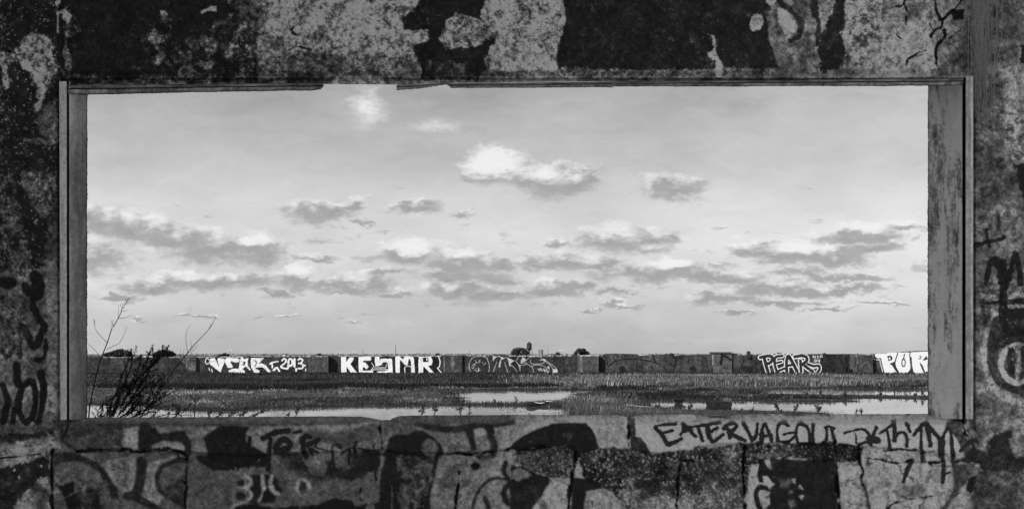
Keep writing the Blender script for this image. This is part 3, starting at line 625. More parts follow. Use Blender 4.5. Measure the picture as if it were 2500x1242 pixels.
C.poly([(1900, 1168), (1932, 1166), (1930, 1182), (1918, 1192), (1906, 1186)], 64 + 20 * fin, 5, 4, .8)
C.ell(1866, 1220, 14, 18, 90, 1.4, 2); C.stroke([(1870, 1190), (1854, 1188), (1846, 1206), (1850, 1228), (1858, 1245)], 6, 26, 1.6, 1)
C.ell(1872, 1212, 5, 4, 62, 2, 1); C.ell(1930, 1200, 7, 5, 62, 3, 2, .9); C.poly([(1925, 1218), (1940, 1214), (1946, 1236), (1928, 1240)], 66, 3, 2, .8)
# right cracked block
C.poly([(2048, 1128), (2100, 1128), (2102, 1104), (2130, 1098), (2240, 1098), (2300, 1104), (2332, 1120), (2320, 1140), (2330, 1200), (2310, 1240), (2290, 1420), (2056, 1420)], 98 + 24 * med + 12 * fin, 2, 3, h=.004)
C.poly([(2180, 1195), (2240, 1180), (2260, 1195), (2230, 1215), (2190, 1220)], 66 + 20 * fin, 5, 6, .8)
C.poly([(2085, 1175), (2105, 1165), (2120, 1185), (2090, 1200)], 62 + 20 * fin, 4, 5, .7)
cr1, cr2, crid = worley(X + 30 * C.wx, Y * 1.3 + 30 * C.wy, 46, 9)
crack = sstep(0.045, 0.012, cr2 - cr1) * sstep(-.05, .12, med + .06)
sl, m = C.poly([(2100, 1100), (2330, 1110), (2330, 1240), (2300, 1420), (2060, 1420), (2060, 1180)], None, 3, 3)
C.T[sl] = C.T[sl] * (1 - .75 * crack[sl] * m) + 22 * .75 * crack[sl] * m; C.H[sl] -= .006 * crack[sl] * m
for pts, r in (([(2105, 1088), (2098, 1125), (2106, 1150), (2102, 1175), (2112, 1195), (2124, 1240)], 1.8), ([(2110, 1118), (2160, 1124), (2200, 1128), (2225, 1124)], 1.5), ([(2155, 1098), (2200, 1096), (2238, 1098)], 2.2), ([(2250, 1105), (2280, 1100)], 1.2),
               ([(2170, 1240), (2190, 1225), (2230, 1215), (2290, 1210)], 1.4), ([(2270, 1130), (2298, 1125)], 2.5), ([(2300, 1160), (2320, 1150)], 1)):
    C.stroke(pts, r, 20, 1, 2, warp=6, h=-.010)
C.stroke([(2110, 1190), (2118, 1215), (2120, 1250)], 5, 70, 3, 2, .7); C.stroke([(2248, 1130), (2250, 1200), (2256, 1250)], 4, 72, 2, 2, .6)
# bottom right corner
C.poly([(2310, 1028), (2325, 1020), (2350, 1018), (2352, 1060), (2366, 1078), (2372, 1110), (2356, 1120), (2340, 1080), (2322, 1058), (2306, 1040)], 48 + 14 * fin, 2, 3)
C.poly([(2354, 1018), (2400, 1020), (2402, 1096), (2380, 1090), (2360, 1060), (2350, 1040)], 70 + 20 * fin, 2, 3)
C.poly([(2345, 1120), (2375, 1086), (2400, 1098), (2430, 1060), (2470, 1050), (2480, 1110), (2520, 1118), (2740, 1120), (2740, 1160), (2480, 1150), (2460, 1165), (2400, 1145), (2385, 1130), (2350, 1128)], 32 + 10 * fin, 3, 5)
C.poly([(2325, 1132), (2380, 1130), (2385, 1145), (2350, 1190), (2310, 1240), (2300, 1280), (2290, 1250), (2328, 1200)], 50 + 16 * fin, 4, 4)
C.poly([(2360, 1165), (2385, 1158), (2384, 1185), (2370, 1208), (2360, 1195)], 18, 2, 2.5)
C.poly([(2385, 1150), (2450, 1150), (2500, 1170), (2500, 1420), (2300, 1420), (2380, 1210)], 58 + 22 * med + 16 * fin, 5, 5)
C.poly([(2462, 1070), (2480, 1060), (2740, 1056), (2740, 1110), (2500, 1112), (2472, 1106)], 84 + 14 * med, 3, 3)
C.ell(2432, 1035, 18, 22, 54, 2, 3, .8)
C.stroke([(2384, 1190), (2386, 1240)], 10, 36, 6, 5, .8)
C.stroke([(2344, 1080), (2362, 1050), (2380, 1100)], 1.2, 22, 1, 2, h=-.006)
C.poly([(-240, 1300), (2740, 1300), (2740, 1420), (-240, 1420)], 60 + 40 * med + 20 * fin, 30, 10, .7)

for pts, r, t in (([(480, 1200), (520, 1180), (560, 1210), (540, 1260)], 7, 46), ([(690, 1120), (730, 1150), (790, 1160), (850, 1140), (900, 1100)], 10, 34), ([(760, 1060), (840, 1075), (900, 1060)], 12, 44), ([(1075, 1200), (1090, 1160), (1130, 1130)], 8, 60),
                  ([(1260, 1210), (1300, 1190), (1330, 1240)], 9, 40), ([(150, 1060), (220, 1050), (290, 1040)], 9, 40), ([(400, 1220), (440, 1190), (500, 1170)], 8, 50), ([(2110, 1210), (2160, 1180), (2230, 1190), (2290, 1150)], 7, 74), ([(2390, 1180), (2440, 1200), (2480, 1190)], 16, 40),
                  ([(1570, 1210), (1620, 1190), (1650, 1210)], 10, 40), ([(1700, 1190), (1740, 1160), (1790, 1180)], 9, 42), ([(700, 1215), (780, 1200), (860, 1210)], 9, 58), ([(60, 1180), (110, 1200), (100, 1240)], 10, 30)):
    C.stroke(pts, r, t + 8 * fin, 6, 3, .6)
fk = sstep(.20, .25, fbm(X, Y, 7.5, 4, 3, .8) + .12 * fbm(X, Y, 60, 3, 9)) * (sstep(150, 140, X) * (Y < 660) + .9 * sstep(2372, 2382, X) * sstep(.02, .12, med))
C.T = C.T * (1 - fk * .8) + (100 + 50 * mic) * fk * .8; C.H += .002 * fk
def soften(A, r):
    for ax in (0, 1): A = sum(np.roll(A, s_, ax) for s_ in range(-r, r + 1)) / (2 * r + 1)
    return A
lowm = sstep(1012, 1022, Y) * sstep(140, 150, X) * .75 * (1 - .85 * AGM)
C.T = C.T * (1 - lowm) + soften(soften(C.T, 1), 1) * lowm + 9 * fbm(X, Y, 22, 5, 4, .7) * lowm
C.T *= 1 - .10 * sstep(2040, 2070, X) * (1 - sstep(2330, 2350, X)) * sstep(1095, 1110, Y)
# ---- block joints (real grooves)
for pts, r, t in (([(129, 1098), (127, 1160), (128, 1420)], 5.2, 13), ([(457, 1116), (455, 1170), (451, 1245), (448, 1420)], 3.6, 16), ([(929, 1020), (928, 1050), (932, 1096)], 2.2, 16),
                  ([(1121, 1150), (1117, 1200), (1112, 1250), (1108, 1420)], 2.8, 16), ([(1406, 1104), (1400, 1150), (1393, 1190), (1386, 1245), (1380, 1420)], 3.8, 18),
                  ([(1536, 1018), (1535, 1060), (1534, 1094)], 1.8, 26), ([(1661, 1126), (1656, 1160), (1651, 1245), (1648, 1420)], 3.2, 13), ([(1664, 1124), (1680, 1121), (1692, 1124)], 3.2, 16),
                  ([(1818, 1088), (1814, 1120), (1813, 1160), (1817, 1200), (1820, 1245), (1824, 1420)], 4.6, 13), ([(2036, 1080), (2040, 1120), (2045, 1200), (2049, 1245), (2054, 1420)], 3.4, 13), ([(2354, 1020), (2352, 1045), (2368, 1072)], 1.2, 22)):
    C.stroke(pts, r * .62, t + 22 * fin, 1.6, 3.2, .95, h=-.03, warp=4); C.stroke(pts, r * 1.6, 44 + 30 * fin, 4, 5, .45)

# ---- spray tags that sit on the sill face as paint of their own
tagE = [([(1650, 1034), (1625, 1035), (1600, 1039)], 3.8), ([(1600, 1042), (1616, 1060), (1626, 1078), (1634, 1084)], 6), ([(1632, 1082), (1650, 1077), (1664, 1070)], 5), ([(1618, 1056), (1643, 1050)], 3.6),
        ([(1667, 1036), (1668, 1048), (1662, 1060)], 4.4), ([(1668, 1034), (1682, 1048), (1698, 1064)], 5), ([(1664, 1056), (1680, 1050), (1690, 1048)], 3.6),
        ([(1676, 1044), (1710, 1038), (1757, 1031)], 4.5), ([(1704, 1042), (1710, 1060), (1716, 1076)], 5),
        ([(1728, 1042), (1730, 1062), (1740, 1078)], 6), ([(1740, 1078), (1752, 1070), (1766, 1060)], 5), ([(1732, 1056), (1750, 1044)], 4.5),
        ([(1768, 1046), (1776, 1036), (1790, 1032), (1798, 1038), (1792, 1048), (1778, 1054)], 5.5), ([(1774, 1040), (1780, 1055), (1782, 1068)], 5.5), ([(1782, 1054), (1800, 1066), (1820, 1074)], 5),
        ([(1814, 1031), (1824, 1048), (1836, 1074)], 5), ([(1836, 1074), (1846, 1062), (1850, 1034)], 5),
        ([(1860, 1076), (1860, 1050), (1866, 1035)], 6), ([(1868, 1034), (1878, 1055), (1884, 1076)], 5), ([(1860, 1064), (1884, 1062)], 4),
        ([(1924, 1038), (1916, 1032), (1904, 1034), (1898, 1048), (1900, 1074)], 5), ([(1913, 1060), (1930, 1056), (1944, 1056)], 4.5), ([(1898, 1076), (1922, 1078), (1936, 1068), (1944, 1058)], 4.5),
        ([(1948, 1078), (1944, 1052), (1950, 1036), (1962, 1036), (1974, 1048), (1978, 1076)], 4.6), ([(1986, 1036), (1984, 1056), (1986, 1084)], 5), ([(1952, 1082), (1976, 1082)], 5), ([(1978, 1070), (1980, 1084)], 6),
        ([(2014, 1042), (2024, 1040), (2036, 1044)], 4.4), ([(2019, 1046), (2018, 1068), (2008, 1084)], 4.2), ([(2030, 1046), (2034, 1062), (2040, 1078)], 4.6),
        ([(2064, 1056), (2078, 1052), (2092, 1048), (2110, 1048), (2122, 1060)], 4.4), ([(2084, 1052), (2090, 1064), (2090, 1080)], 3), ([(2120, 1058), (2122, 1074), (2098, 1084)], 4),
        ([(2124, 1070), (2134, 1072), (2142, 1074)], 10), ([(2130, 1064), (2136, 1052), (2140, 1042)], 4.6), ([(2122, 1080), (2126, 1084)], 6),
        ([(2148, 1057), (2162, 1048), (2182, 1034)], 4.6), ([(2182, 1030), (2184, 1050), (2184, 1074)], 6.5), ([(2166, 1050), (2170, 1070), (2172, 1092)], 4.6), ([(2186, 1066), (2198, 1054), (2208, 1056), (2214, 1070), (2214, 1088)], 5),
        ([(2213, 1032), (2218, 1042), (2222, 1052)], 5), ([(2232, 1060), (2244, 1046), (2258, 1032), (2272, 1044), (2292, 1068), (2300, 1076)], 6), ([(2248, 1048), (2250, 1080), (2252, 1124)], 4.6), ([(2262, 1040), (2268, 1062), (2271, 1088)], 5.5),
        ([(2300, 1076), (2308, 1054), (2316, 1044), (2322, 1056), (2324, 1080), (2326, 1124)], 5), ([(2302, 1074), (2298, 1104), (2304, 1130), (2302, 1176)], 5.5), ([(2298, 1080), (2298, 1108)], 9),
        ([(2226, 1124), (2216, 1146), (2206, 1174)], 5), ([(2346, 1100), (2358, 1086), (2376, 1074), (2386, 1078)], 5), ([(2330, 1128), (2350, 1122), (2366, 1124)], 4)]
sp = [(1415 + (6 + 38 * t) * math.cos(7.5 * t + .2), 1021 + (1 + 6.2 * t) * math.sin(7.5 * t + .2)) for t in np.linspace(0.05, 1, 26)]
sp2 = [(1672 + (4 + 32 * t) * math.cos(8.6 * t + .6), 1018 + (1 + 6.5 * t) * math.sin(8.6 * t + .6)) for t in np.linspace(0.05, 1, 26)]
C.stroke(sp, 2.4, 104, 1.6, 0, .7, smooth=False)
C.stroke(sp2, 3.0, 138, 1.2, 0, .95, smooth=False)
halo = C.T.copy()
def tag_mask(strokes, grow=0.0, rag=1.6, soft=0.9):
    M = np.zeros(C.X.shape)
    for pts, r in strokes:
        p = catmull(pts) if len(pts) > 2 else pts
        sl = C.box(p, r + 10); M[sl] = np.maximum(M[sl], C.mask(sl, r + grow - C._segs(X[sl], Y[sl], p), soft, rag))
    return M
mE = tag_mask(tagE); mA = tag_mask(tagA)
for M_, s_ in ((tag_mask(tagE, 1.0, 2, 2.5), .5), (tag_mask(tagA, 1.5, 2, 3), .5)):
    C.T = C.T * (1 - M_ * s_) + 30 * M_ * s_

# final grain of the surface
gran = fbm(X, Y, 9, 4, 14, .85)
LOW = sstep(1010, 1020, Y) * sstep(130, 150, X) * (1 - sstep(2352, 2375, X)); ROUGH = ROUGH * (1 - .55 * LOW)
w1 = fbm(X, Y, 34, 6, 13, .74); w2 = fbm(X + 400, Y, 15, 5, 12, .8)
lightm = sstep(45, 75, C.T)
C.T = (C.T + 3) * (1 + 1.5 * w1 * (.35 + .65 * ROUGH) * (1 - .5 * LOW))
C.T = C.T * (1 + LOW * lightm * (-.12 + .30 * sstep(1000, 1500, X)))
bp = fbm(X, Y, 85, 4, 11, .6); C.T = C.T * (1 + 1.1 * bp * (1 - LOW) * lightm)
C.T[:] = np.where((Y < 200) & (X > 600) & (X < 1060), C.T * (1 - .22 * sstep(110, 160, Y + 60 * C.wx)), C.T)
# worn-through patches: dark grime on pale plaster, pale plaster through dark coating
grime = sstep(.10, .20, w2 + .35 * w1) * lightm * (.25 + .6 * ROUGH) * (1 - .65 * LOW); C.T = C.T * (1 - .55 * grime)
chips = sstep(.19, .24, fbm(X, Y, 19, 6, 10, .8) + .25 * fbm(X, Y, 120, 3, 2)) * (1 - lightm) * .30; C.T = C.T * (1 - chips) + (74 + 60 * gran) * chips; C.H += .003 * chips - .003 * grime
C.T = C.T * (1 + 2.0 * gran * (.3 + .7 * ROUGH)) + 10 * mic + 8 * fin
C.H += .006 * gran * ROUGH
pit = sstep(.33, .40, fbm(X, Y, 4.2, 3, 8)) * (C.T > 60)
C.T = C.T * (1 - .45 * pit); C.H -= .003 * pit

TT = np.clip(C.T, 4, 170); C.T = np.where(TT < 62, TT * (.70 + .30 * sstep(30, 62, TT)), TT * (1 + .10 * sstep(62, 95, TT)))
mE0 = mE
# ---- large relief: recessed lintel panel, ledge, sill course, pillars
def band(x, a, b, w=6): return sstep(a - w, a + w, x) * (1 - sstep(b - w, b + w, x))
ragx = 9 * C.wx
C.H -= 0.035 * band(X, 152, 2368, 3) * (1 - sstep(172, 184, Y + 8 * C.wy))
C.H += 0.014 * band(X, 152, 2368, 4) * band(Y, 184, 192, 4)
C.H -= 0.012 * band(X, 160, 2360, 4) * band(Y, 194, 240, 2)
C.H += 0.02 * (1 - sstep(138, 146, X)) * (1 - sstep(1040, 1060, Y)) + 0.02 * sstep(2374, 2384, X) * (1 - sstep(1040, 1060, Y))
bot = np.interp(C.X[0], [147, 190, 345, 460, 600, 930, 1000, 1160, 1245, 1330, 1392, 1412, 1460, 1536, 1600, 1690, 1705, 1820, 2040, 2100, 2240, 2352], [1072, 1100, 1098, 1103, 1110, 1098, 1104, 1104, 1096, 1088, 1089, 1104, 1094, 1096, 1107, 1098, 1088, 1080, 1082, 1090, 1098, 1110])[None, :]
C.H += 0.05 * band(X, 150, 2352, 3) * (1 - sstep(-3, 4, Y - bot - 10 * C.wy)) * sstep(1010, 1030, Y)
C.H += 0.006 * mic * (Y > 1030)

# ---- opening outline
XL, XR = 160.0, 2358.0
edge_pts = ([150, 213, 345, 700, 830, 880, 905, 922, 932, 943, 950, 958, 975, 1000, 1060, 1200, 1400, 1500, 1522, 1532, 1545, 1556, 1580, 1700, 2000, 2262, 2300, 2352, 2370],
            [1018, 1018.5, 1018, 1016, 1015, 1016, 1019, 1023, 1025.5, 1023.5, 1025, 1020, 1015, 1013.5, 1013, 1012, 1012, 1012.5, 1015, 1018, 1017, 1013, 1011.5, 1010.5, 1010, 1009.5, 1012, 1018, 1020])
cols = C.X[0]; nzx = fbm(cols[None, :] * 1.0, cols[None, :] * 0 + 5, 7, 4, 6)[0]
edge_b = np.interp(cols, *edge_pts) + 1.6 * nzx
edge_t = np.interp(cols, [150, 780, 800, 968, 1100, 2370], [208, 204, 205.5, 207, 203, 191]) + 1.6 * nzx
PX = C.X.copy(); PY = C.Y.copy()
inside = (C.X > XL) & (C.X < XR) & (C.Y > edge_t[None, :]) & (C.Y < edge_b[None, :])
# snap the border rows / columns onto the outline
jj = np.where((cols > XL) & (cols < XR))[0]
for j in jj:
    rows = np.where(inside[:, j])[0]
    if len(rows): PY[rows[0] , j] = edge_t[j]; PY[rows[-1], j] = edge_b[j]
first = jj[0]; last = jj[-1]
vin = inside.copy()
for j in jj:
    rows = np.where(inside[:, j])[0]
    vin[rows[0], j] = False; vin[rows[-1], j] = False
keep = ~(vin[:-1, :-1] | vin[1:, :-1] | vin[:-1, 1:] | vin[1:, 1:])
# depth: face plane, sill top runs back to the far edge of the wall
t_s = np.clip((PY - edge_b[None, :]) / (1036 - edge_b[None, :]), 0, 1)
sillz = (C.X > 150) & (C.X < 2360) & (C.Y > 900)
Ydep = YN - C.H
Ydep = np.where(sillz, Ydep + (1 - sstep(0, 1, t_s)) * (4.56 - YN) * sstep(150, 172, C.X) * (1 - sstep(2345, 2362, C.X)), Ydep)

near = empty("ruined_building", (0.5, 4.3, 1.0))
tag(near, "derelict concrete building whose graffiti-covered wall with a wide empty window opening fills the foreground", "building")
m_wall = mat("painted_concrete", attr=True, rough=.88, nscale=55, namp=.22, bump=.5, bscale=140, bdist=.004, spec=.25)
m_spray = mat("spray_paint", attr=True, rough=.6, nscale=60, namp=.15, bump=.3, bscale=140, bdist=.003, spec=.35)
V3 = np.stack([(PX - CX) / F * Ydep, Ydep, EYE - (PY - CY) / F * Ydep], -1).reshape(-1, 3)
ff, used = grid_faces(keep)
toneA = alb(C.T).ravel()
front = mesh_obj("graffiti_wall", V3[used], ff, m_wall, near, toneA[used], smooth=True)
front['label'] = "stained plaster and block wall face covered in faded graffiti"
def paint_part(name, M, tone, label, thr=.42, parent=front):
    kq = keep & (M[:-1, :-1] > thr) & (M[1:, 1:] > thr) & (M[1:, :-1] > thr) & (M[:-1, 1:] > thr)
    f2, u2 = grid_faces(kq)
    Y2 = Ydep - 0.0022
    V2 = np.stack([(PX - CX) / F * Y2, Y2, EYE - (PY - CY) / F * Y2], -1).reshape(-1, 3)
    o = mesh_obj(name, V2[u2], f2, m_spray, parent, alb(tone).ravel()[u2], smooth=True); o['label'] = label; return o
paint_part("painted_lettering", mE, 19 + 8 * fin + 8 * med, "dripping black hand-sprayed letters EATER VAGOUT along the pale sill")
paint_part("spray_tag", mA, 15 + 6 * fin, "black dripping spray tag below the left half of the sill")

# ---- window frame: weathered boards
m_wood = mat("weathered_board", attr=True, rough=.8, nscale=8, namp=.2, bump=.6, bscale=30, bdist=.004, spec=.25, stretch=(6, 1, .6))
m_woodh = mat("weathered_head_board", attr=True, rough=.8, nscale=8, namp=.5, bump=.6, bscale=30, bdist=.004, spec=.25, stretch=(.5, 6, 6))

def jamb(side):
    n = 640; pys = np.linspace(199, 1024, n) if side == 'l' else np.linspace(186, 1022, n)
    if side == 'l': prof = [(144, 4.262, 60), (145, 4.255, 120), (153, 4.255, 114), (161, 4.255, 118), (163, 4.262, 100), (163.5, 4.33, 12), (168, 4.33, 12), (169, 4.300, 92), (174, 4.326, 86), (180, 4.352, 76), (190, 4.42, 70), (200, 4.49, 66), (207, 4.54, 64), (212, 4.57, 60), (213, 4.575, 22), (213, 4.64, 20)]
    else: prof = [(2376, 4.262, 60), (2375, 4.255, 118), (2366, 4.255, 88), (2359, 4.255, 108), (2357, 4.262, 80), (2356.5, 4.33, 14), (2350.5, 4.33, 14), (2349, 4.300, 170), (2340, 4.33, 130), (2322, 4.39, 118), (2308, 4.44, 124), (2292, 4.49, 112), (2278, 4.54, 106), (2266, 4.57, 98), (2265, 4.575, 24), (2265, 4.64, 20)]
    P_ = []
    for (a, b) in zip(prof[:-1], prof[1:]):
        m = max(1, int(abs(b[0] - a[0]) / 1.6))
        for q in range(m): P_.append(tuple(a[c] + (b[c] - a[c]) * q / m for c in range(3)))
    P_.append(prof[-1]); k = len(P_)
    pj = np.array(P_); PXj = np.repeat(pj[None, :, 0], n, 0); PYj = np.repeat(pys[:, None], k, 1); YD = np.repeat(pj[None, :, 1], n, 0); TN = np.repeat(pj[None, :, 2], n, 0)
    back = np.abs(PXj - (213 if side == 'l' else 2265)) < 2.2; groove = TN < 25; strip = (PXj < 164) if side == 'l' else (PXj > 2356)
    wide = ~groove & ~strip
    edge = 3.0 * fbm(PYj * 0 + 5.0, PYj, 4, 4, 8, .7) + 3.0 * fbm(PYj * 0 + 5.0, PYj, 40, 3, 3)
    wav = 12 * fbm(PXj, PYj, 90, 3, 4)
    g1 = fbm((PXj + wav) * 1.0, PYj * .10, 7, 5, 11, .75); g2 = fbm(PXj, PYj, 7, 4, 5, .8); g3 = fbm((PXj + wav), PYj * .3, 26, 4, 9, .7); sp_ = fbm(PXj, PYj, 4.5, 3, 2, .8)
    A = (.75, .8, .9) if side == 'r' else (.28, .42, .35)
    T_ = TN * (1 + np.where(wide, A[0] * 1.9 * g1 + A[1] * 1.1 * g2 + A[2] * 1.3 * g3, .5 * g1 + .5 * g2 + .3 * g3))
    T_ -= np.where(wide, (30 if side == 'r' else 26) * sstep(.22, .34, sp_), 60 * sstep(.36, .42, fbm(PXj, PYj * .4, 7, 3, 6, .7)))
    if side == 'r':
        cx_ = np.interp(pys, [400, 560, 700, 860, 1020], [2312, 2305, 2298, 2302, 2304])[:, None]
        T_ += np.where(wide, 70 * sstep(520, 700, PYj) * np.exp(-((PXj - cx_ - 5 * g3 * 2) / 5.5) ** 2), 0)  # vertical highlight painted down the middle of the right jamb
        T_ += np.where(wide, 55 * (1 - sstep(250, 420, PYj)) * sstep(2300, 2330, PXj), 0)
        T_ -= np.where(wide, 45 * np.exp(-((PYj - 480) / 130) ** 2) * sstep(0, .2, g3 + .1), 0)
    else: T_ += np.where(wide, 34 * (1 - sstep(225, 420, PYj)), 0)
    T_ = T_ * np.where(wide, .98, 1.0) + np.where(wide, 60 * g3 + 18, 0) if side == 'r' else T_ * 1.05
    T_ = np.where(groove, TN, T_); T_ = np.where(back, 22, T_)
    YY = YD + np.where(wide & ~back, .012 * g2 + .012 * g3 + .010 * g1 if side == 'r' else .004 * g2, .003 * g2)
    PXX = PXj + np.where(back, edge, .5 * g2)
    if side == 'l': PXX = PXX + np.where(strip, (PYj - 205) / 815 * 3.0 * (PXj < 150), 0)
    Vv = np.stack([(PXX - CX) / F * YY, YY, EYE - (PYj - CY) / F * YY], -1)
    f_, u_ = grid_faces(np.ones((n - 1, k - 1), bool))
    if side == 'r': f_ = f_[:, ::-1]
    return Vv.reshape(-1, 3)[u_], f_, alb(T_).ravel()[u_]
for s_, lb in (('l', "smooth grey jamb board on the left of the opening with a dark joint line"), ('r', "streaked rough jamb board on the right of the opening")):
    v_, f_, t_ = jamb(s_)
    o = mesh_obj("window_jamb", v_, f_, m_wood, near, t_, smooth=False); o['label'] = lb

def head(name, xs, topl, botl, label, depth_back=4.575, dark=False):
    """moulded head board hanging under the lintel: outline given by its top and bottom edge"""
    n = int((xs[-1] - xs[0]) / 2); px = np.linspace(xs[0], xs[-1], n)
    tp = np.interp(px, *topl); bt = np.interp(px, *botl)
    nz = fbm(px, px * 0 + 2, 5, 4, 4) * 2.2 + fbm(px, px * 0 + 9, 60, 3, 4) * 2
    bt = bt + nz
    hgt = bt - tp
    prof = [(0.0, 4.285, 60), (0.02, 4.250, 62), (0.30, 4.246, 66), (0.36, 4.26, 30), (0.40, 4.29, 16), (0.46, 4.26, 84), (0.86, 4.30, 90), (0.93, 4.33, 30), (1.0, 4.50, 24), (1.0, depth_back, 20), (0.2, depth_back, 20)]
    k = len(prof); Vv = np.zeros((n, k, 3)); Tt = np.zeros((n, k))
    for j, (t, yd, tn) in enumerate(prof):
        y2 = tp + t * hgt; yy = yd + .004 * fbm(px, px * 0 + j * 7, 30, 4, 2)
        if j >= 8: y2 = bt - (0.5 if j == 8 else 1.0) if j < 10 else tp + .2 * hgt
        Vv[:, j, 0] = (px - CX) / F * yy; Vv[:, j, 1] = yy
        # the back edge keeps the same line of sight but sits further out
        Vv[:, j, 2] = EYE - (y2 - CY) / F * yy
        Tt[:, j] = tn * (1 + .9 * fbm(px, px * 0 + j * 13, 70, 5, 7) + 1.2 * fbm(px, px * 0 + j * 13, 14, 4, 7, .8)) if tn > 40 else tn
    f_, u_ = grid_faces(np.ones((n - 1, k - 1), bool)); f_ = f_.copy()
    f_ = f_[:, ::-1]
    Vf = Vv.reshape(-1, 3); caps = []
    o = mesh_obj(name, Vf[u_], f_, m_woodh, near, alb(Tt).ravel()[u_]); o['label'] = label
    # end caps
    for i in (0, n - 1):
        ring_ = Vv[i]; cv = [tuple(r) for r in ring_]
        c = mesh_obj("board_end", cv, [tuple(range(k))], m_woodh, o, [0.03] * k)
    return o
head("head_board", (166, 790), ([166, 790], [208, 203]), ([166, 213, 470, 760, 782, 790], [232, 232, 226.5, 221.5, 219, 212]), "left length of moulded head board ending at the break")
head("head_board", (968, 1096), ([968, 1030, 1096], [207, 205.5, 203]), ([968, 1000, 1040, 1088, 1096], [221, 219, 214.5, 207, 206.5]), "splintered stub of head board hanging at the break", dark=True)
head("head_board", (1090, 2352), ([1090, 2352], [204, 191]), ([1090, 1102, 1400, 1495, 1500, 2200, 2262, 2352], [207, 216, 214.5, 214, 212, 211, 210.5, 210]), "long right length of moulded head board above the opening")

# ---- body of the building behind the face, roof over the room, side wall, floor
m_plain = mat("plain_concrete", base=.30, rough=.9, nscale=3, namp=.3, bump=.4, bscale=20, bdist=.01)
m_mott = mat("mottled_plaster", base=.22, rough=.9, nscale=5, namp=.95, bump=.5, bscale=40, bdist=.01)
m_pale = mat("pale_concrete", base=.62, rough=.9, nscale=2, namp=.2, bump=.3, bscale=20, bdist=.01)
xl = (150 - CX) / F * 4.36; xr = (2368 - CX) / F * 4.36
def body():
    lo = -0.4; hi = 4.72
    b = [(-6, xl, 4.44, 4.66, lo, hi), (xr, 9, 4.44, 4.66, lo, hi), (xl, xr, 4.47, 4.60, lo, EYE - (1040 - CY) / F * 4.52), (xl, xr, 4.44, 4.66, EYE - (176 - CY) / F * 4.5, hi)]
    # solid end fillers so no light leaks around the modelled face
    zt = EYE - (-78 - CY) / F * YN; zb = EYE - (1316 - CY) / F * YN; xa = (-108 - CX) / F * YN; xb = (2606 - CX) / F * YN
    b += [(-6, xa, 4.30, 4.44, lo, hi), (xb, 9, 4.30, 4.44, lo, hi), (xa, xb, 4.34, 4.44, zt, hi), (xa, xb, 4.34, 4.47, lo, zb)]
    return boxes(b)
v_, f_ = body(); mesh_obj("wall_core", v_, f_, m_mott, near)
v_, f_ = boxes([(-2.85, 6.2, 0.2, 4.9, 4.72, 5.0)]); mesh_obj("roof_slab", v_, f_, m_pale, near)  # unseen roof, sized to keep the sun off the near face
v_, f_ = boxes([(-3.1, -2.9, -2.2, 4.28, 0.0, 4.98)]); mesh_obj("side_wall", v_, f_, m_pale, near)  # unseen wall, placed to block the sun from the left
v_, f_ = boxes([(-3.0, 12, -14, 4.29, 0.3, 0.8)]); mesh_obj("floor_slab", v_, f_, m_pale, near)

# ---- dry roots hanging down the right corner
m_root = mat("dry_root", base=.33, rough=.9, nscale=90, namp=.35)
V_, F_ = [], []
rr = np.random.default_rng(5)
for k in range(90):
    px = rr.normal(2392, 15) if k < 70 else rr.uniform(2370, 2455); top = -60; ln = rr.uniform(120, 330) if k < 70 else rr.uniform(80, 330)
    n = 14; pts = []; w = rr.uniform(-.12, .16) * (1 if k < 70 else 2); ph = rr.uniform(0, 6); x = px
    for i in range(n):
        t = i / (n - 1); x += rr.normal(0, 1.6) + w * 3 - .03 * (x - 2392)
        pts.append(P3(x + 3 * math.sin(ph + 6 * t), top + (ln + 60) * t, 4.262 - .010 * rr.random()))
    tube(V_, F_, pts, [max(.0006, rr.uniform(.0012, .0026) * (1 - .75 * i / n)) for i in range(n)], 4)
o = mesh_obj("hanging_roots", V_, F_, m_root); tag(o, "pale fibrous roots hanging in the upper right corner beside the opening", "roots")
# ------------------------------------------------------------------ the long graffitied wall across the flooded ground
YF = 115.0
KF = 0.82
def albf(v): return np.clip(lin(v) / KF, 0.012, 0.85)
D = Canvas(120, 2420, 846, 922, 0.75, 66)
X2, Y2 = D.X, D.Y
fb = fbm(X2, Y2, 60, 4, 2); fm = fbm(X2, Y2, 10, 4, 5, .7); fs = fbm(X2, Y2, 2.2, 3, 6, .8)
D.wx = fbm(X2, Y2, 8, 4, 21); D.wy = fbm(X2, Y2, 8, 4, 40); D.fx = fbm(X2, Y2, 2.2, 3, 61)
base = 66 + 60 * fb + 70 * fm + 80 * fs
D.T[:] = base
def dk(t): return t + 60 * fm + 60 * fs + 34 * fbm(X2 * 1.0, Y2 * .18, 5, 4, 8)
D.poly([(120, 840), (440, 840), (440, 930), (120, 930)], dk(62), 2, 1)
D.poly([(1480, 840), (1740, 840), (1740, 930), (1480, 930)], dk(92), 4, 2)
D.poly([(1790, 840), (1850, 840), (1842, 895), (1790, 895)], dk(86), 4, 2)
D.poly([(2000, 840), (2078, 840), (2078, 930), (2000, 930)], dk(52), 3, 2)
D.poly([(1140, 868), (1480, 868), (1480, 905), (1140, 905)], dk(62), 4, 2)
D.poly([(120, 903), (2420, 903), (2420, 930), (120, 930)], dk(46), 4, 2, .7)
D.poly([(1790, 893), (1870, 893), (1870, 906), (1790, 906)], dk(28), 3, 3, .8)
D.poly([(2010, 884), (2070, 888), (2070, 905), (2005, 905)], dk(34), 4, 4, .7)
for p in ([(285, 880), (292, 873), (300, 900)], [(312, 900), (318, 880), (330, 895)], [(338, 876), (336, 898)]): D.stroke(p, 2.2, dk(104), 2, 2, .7)
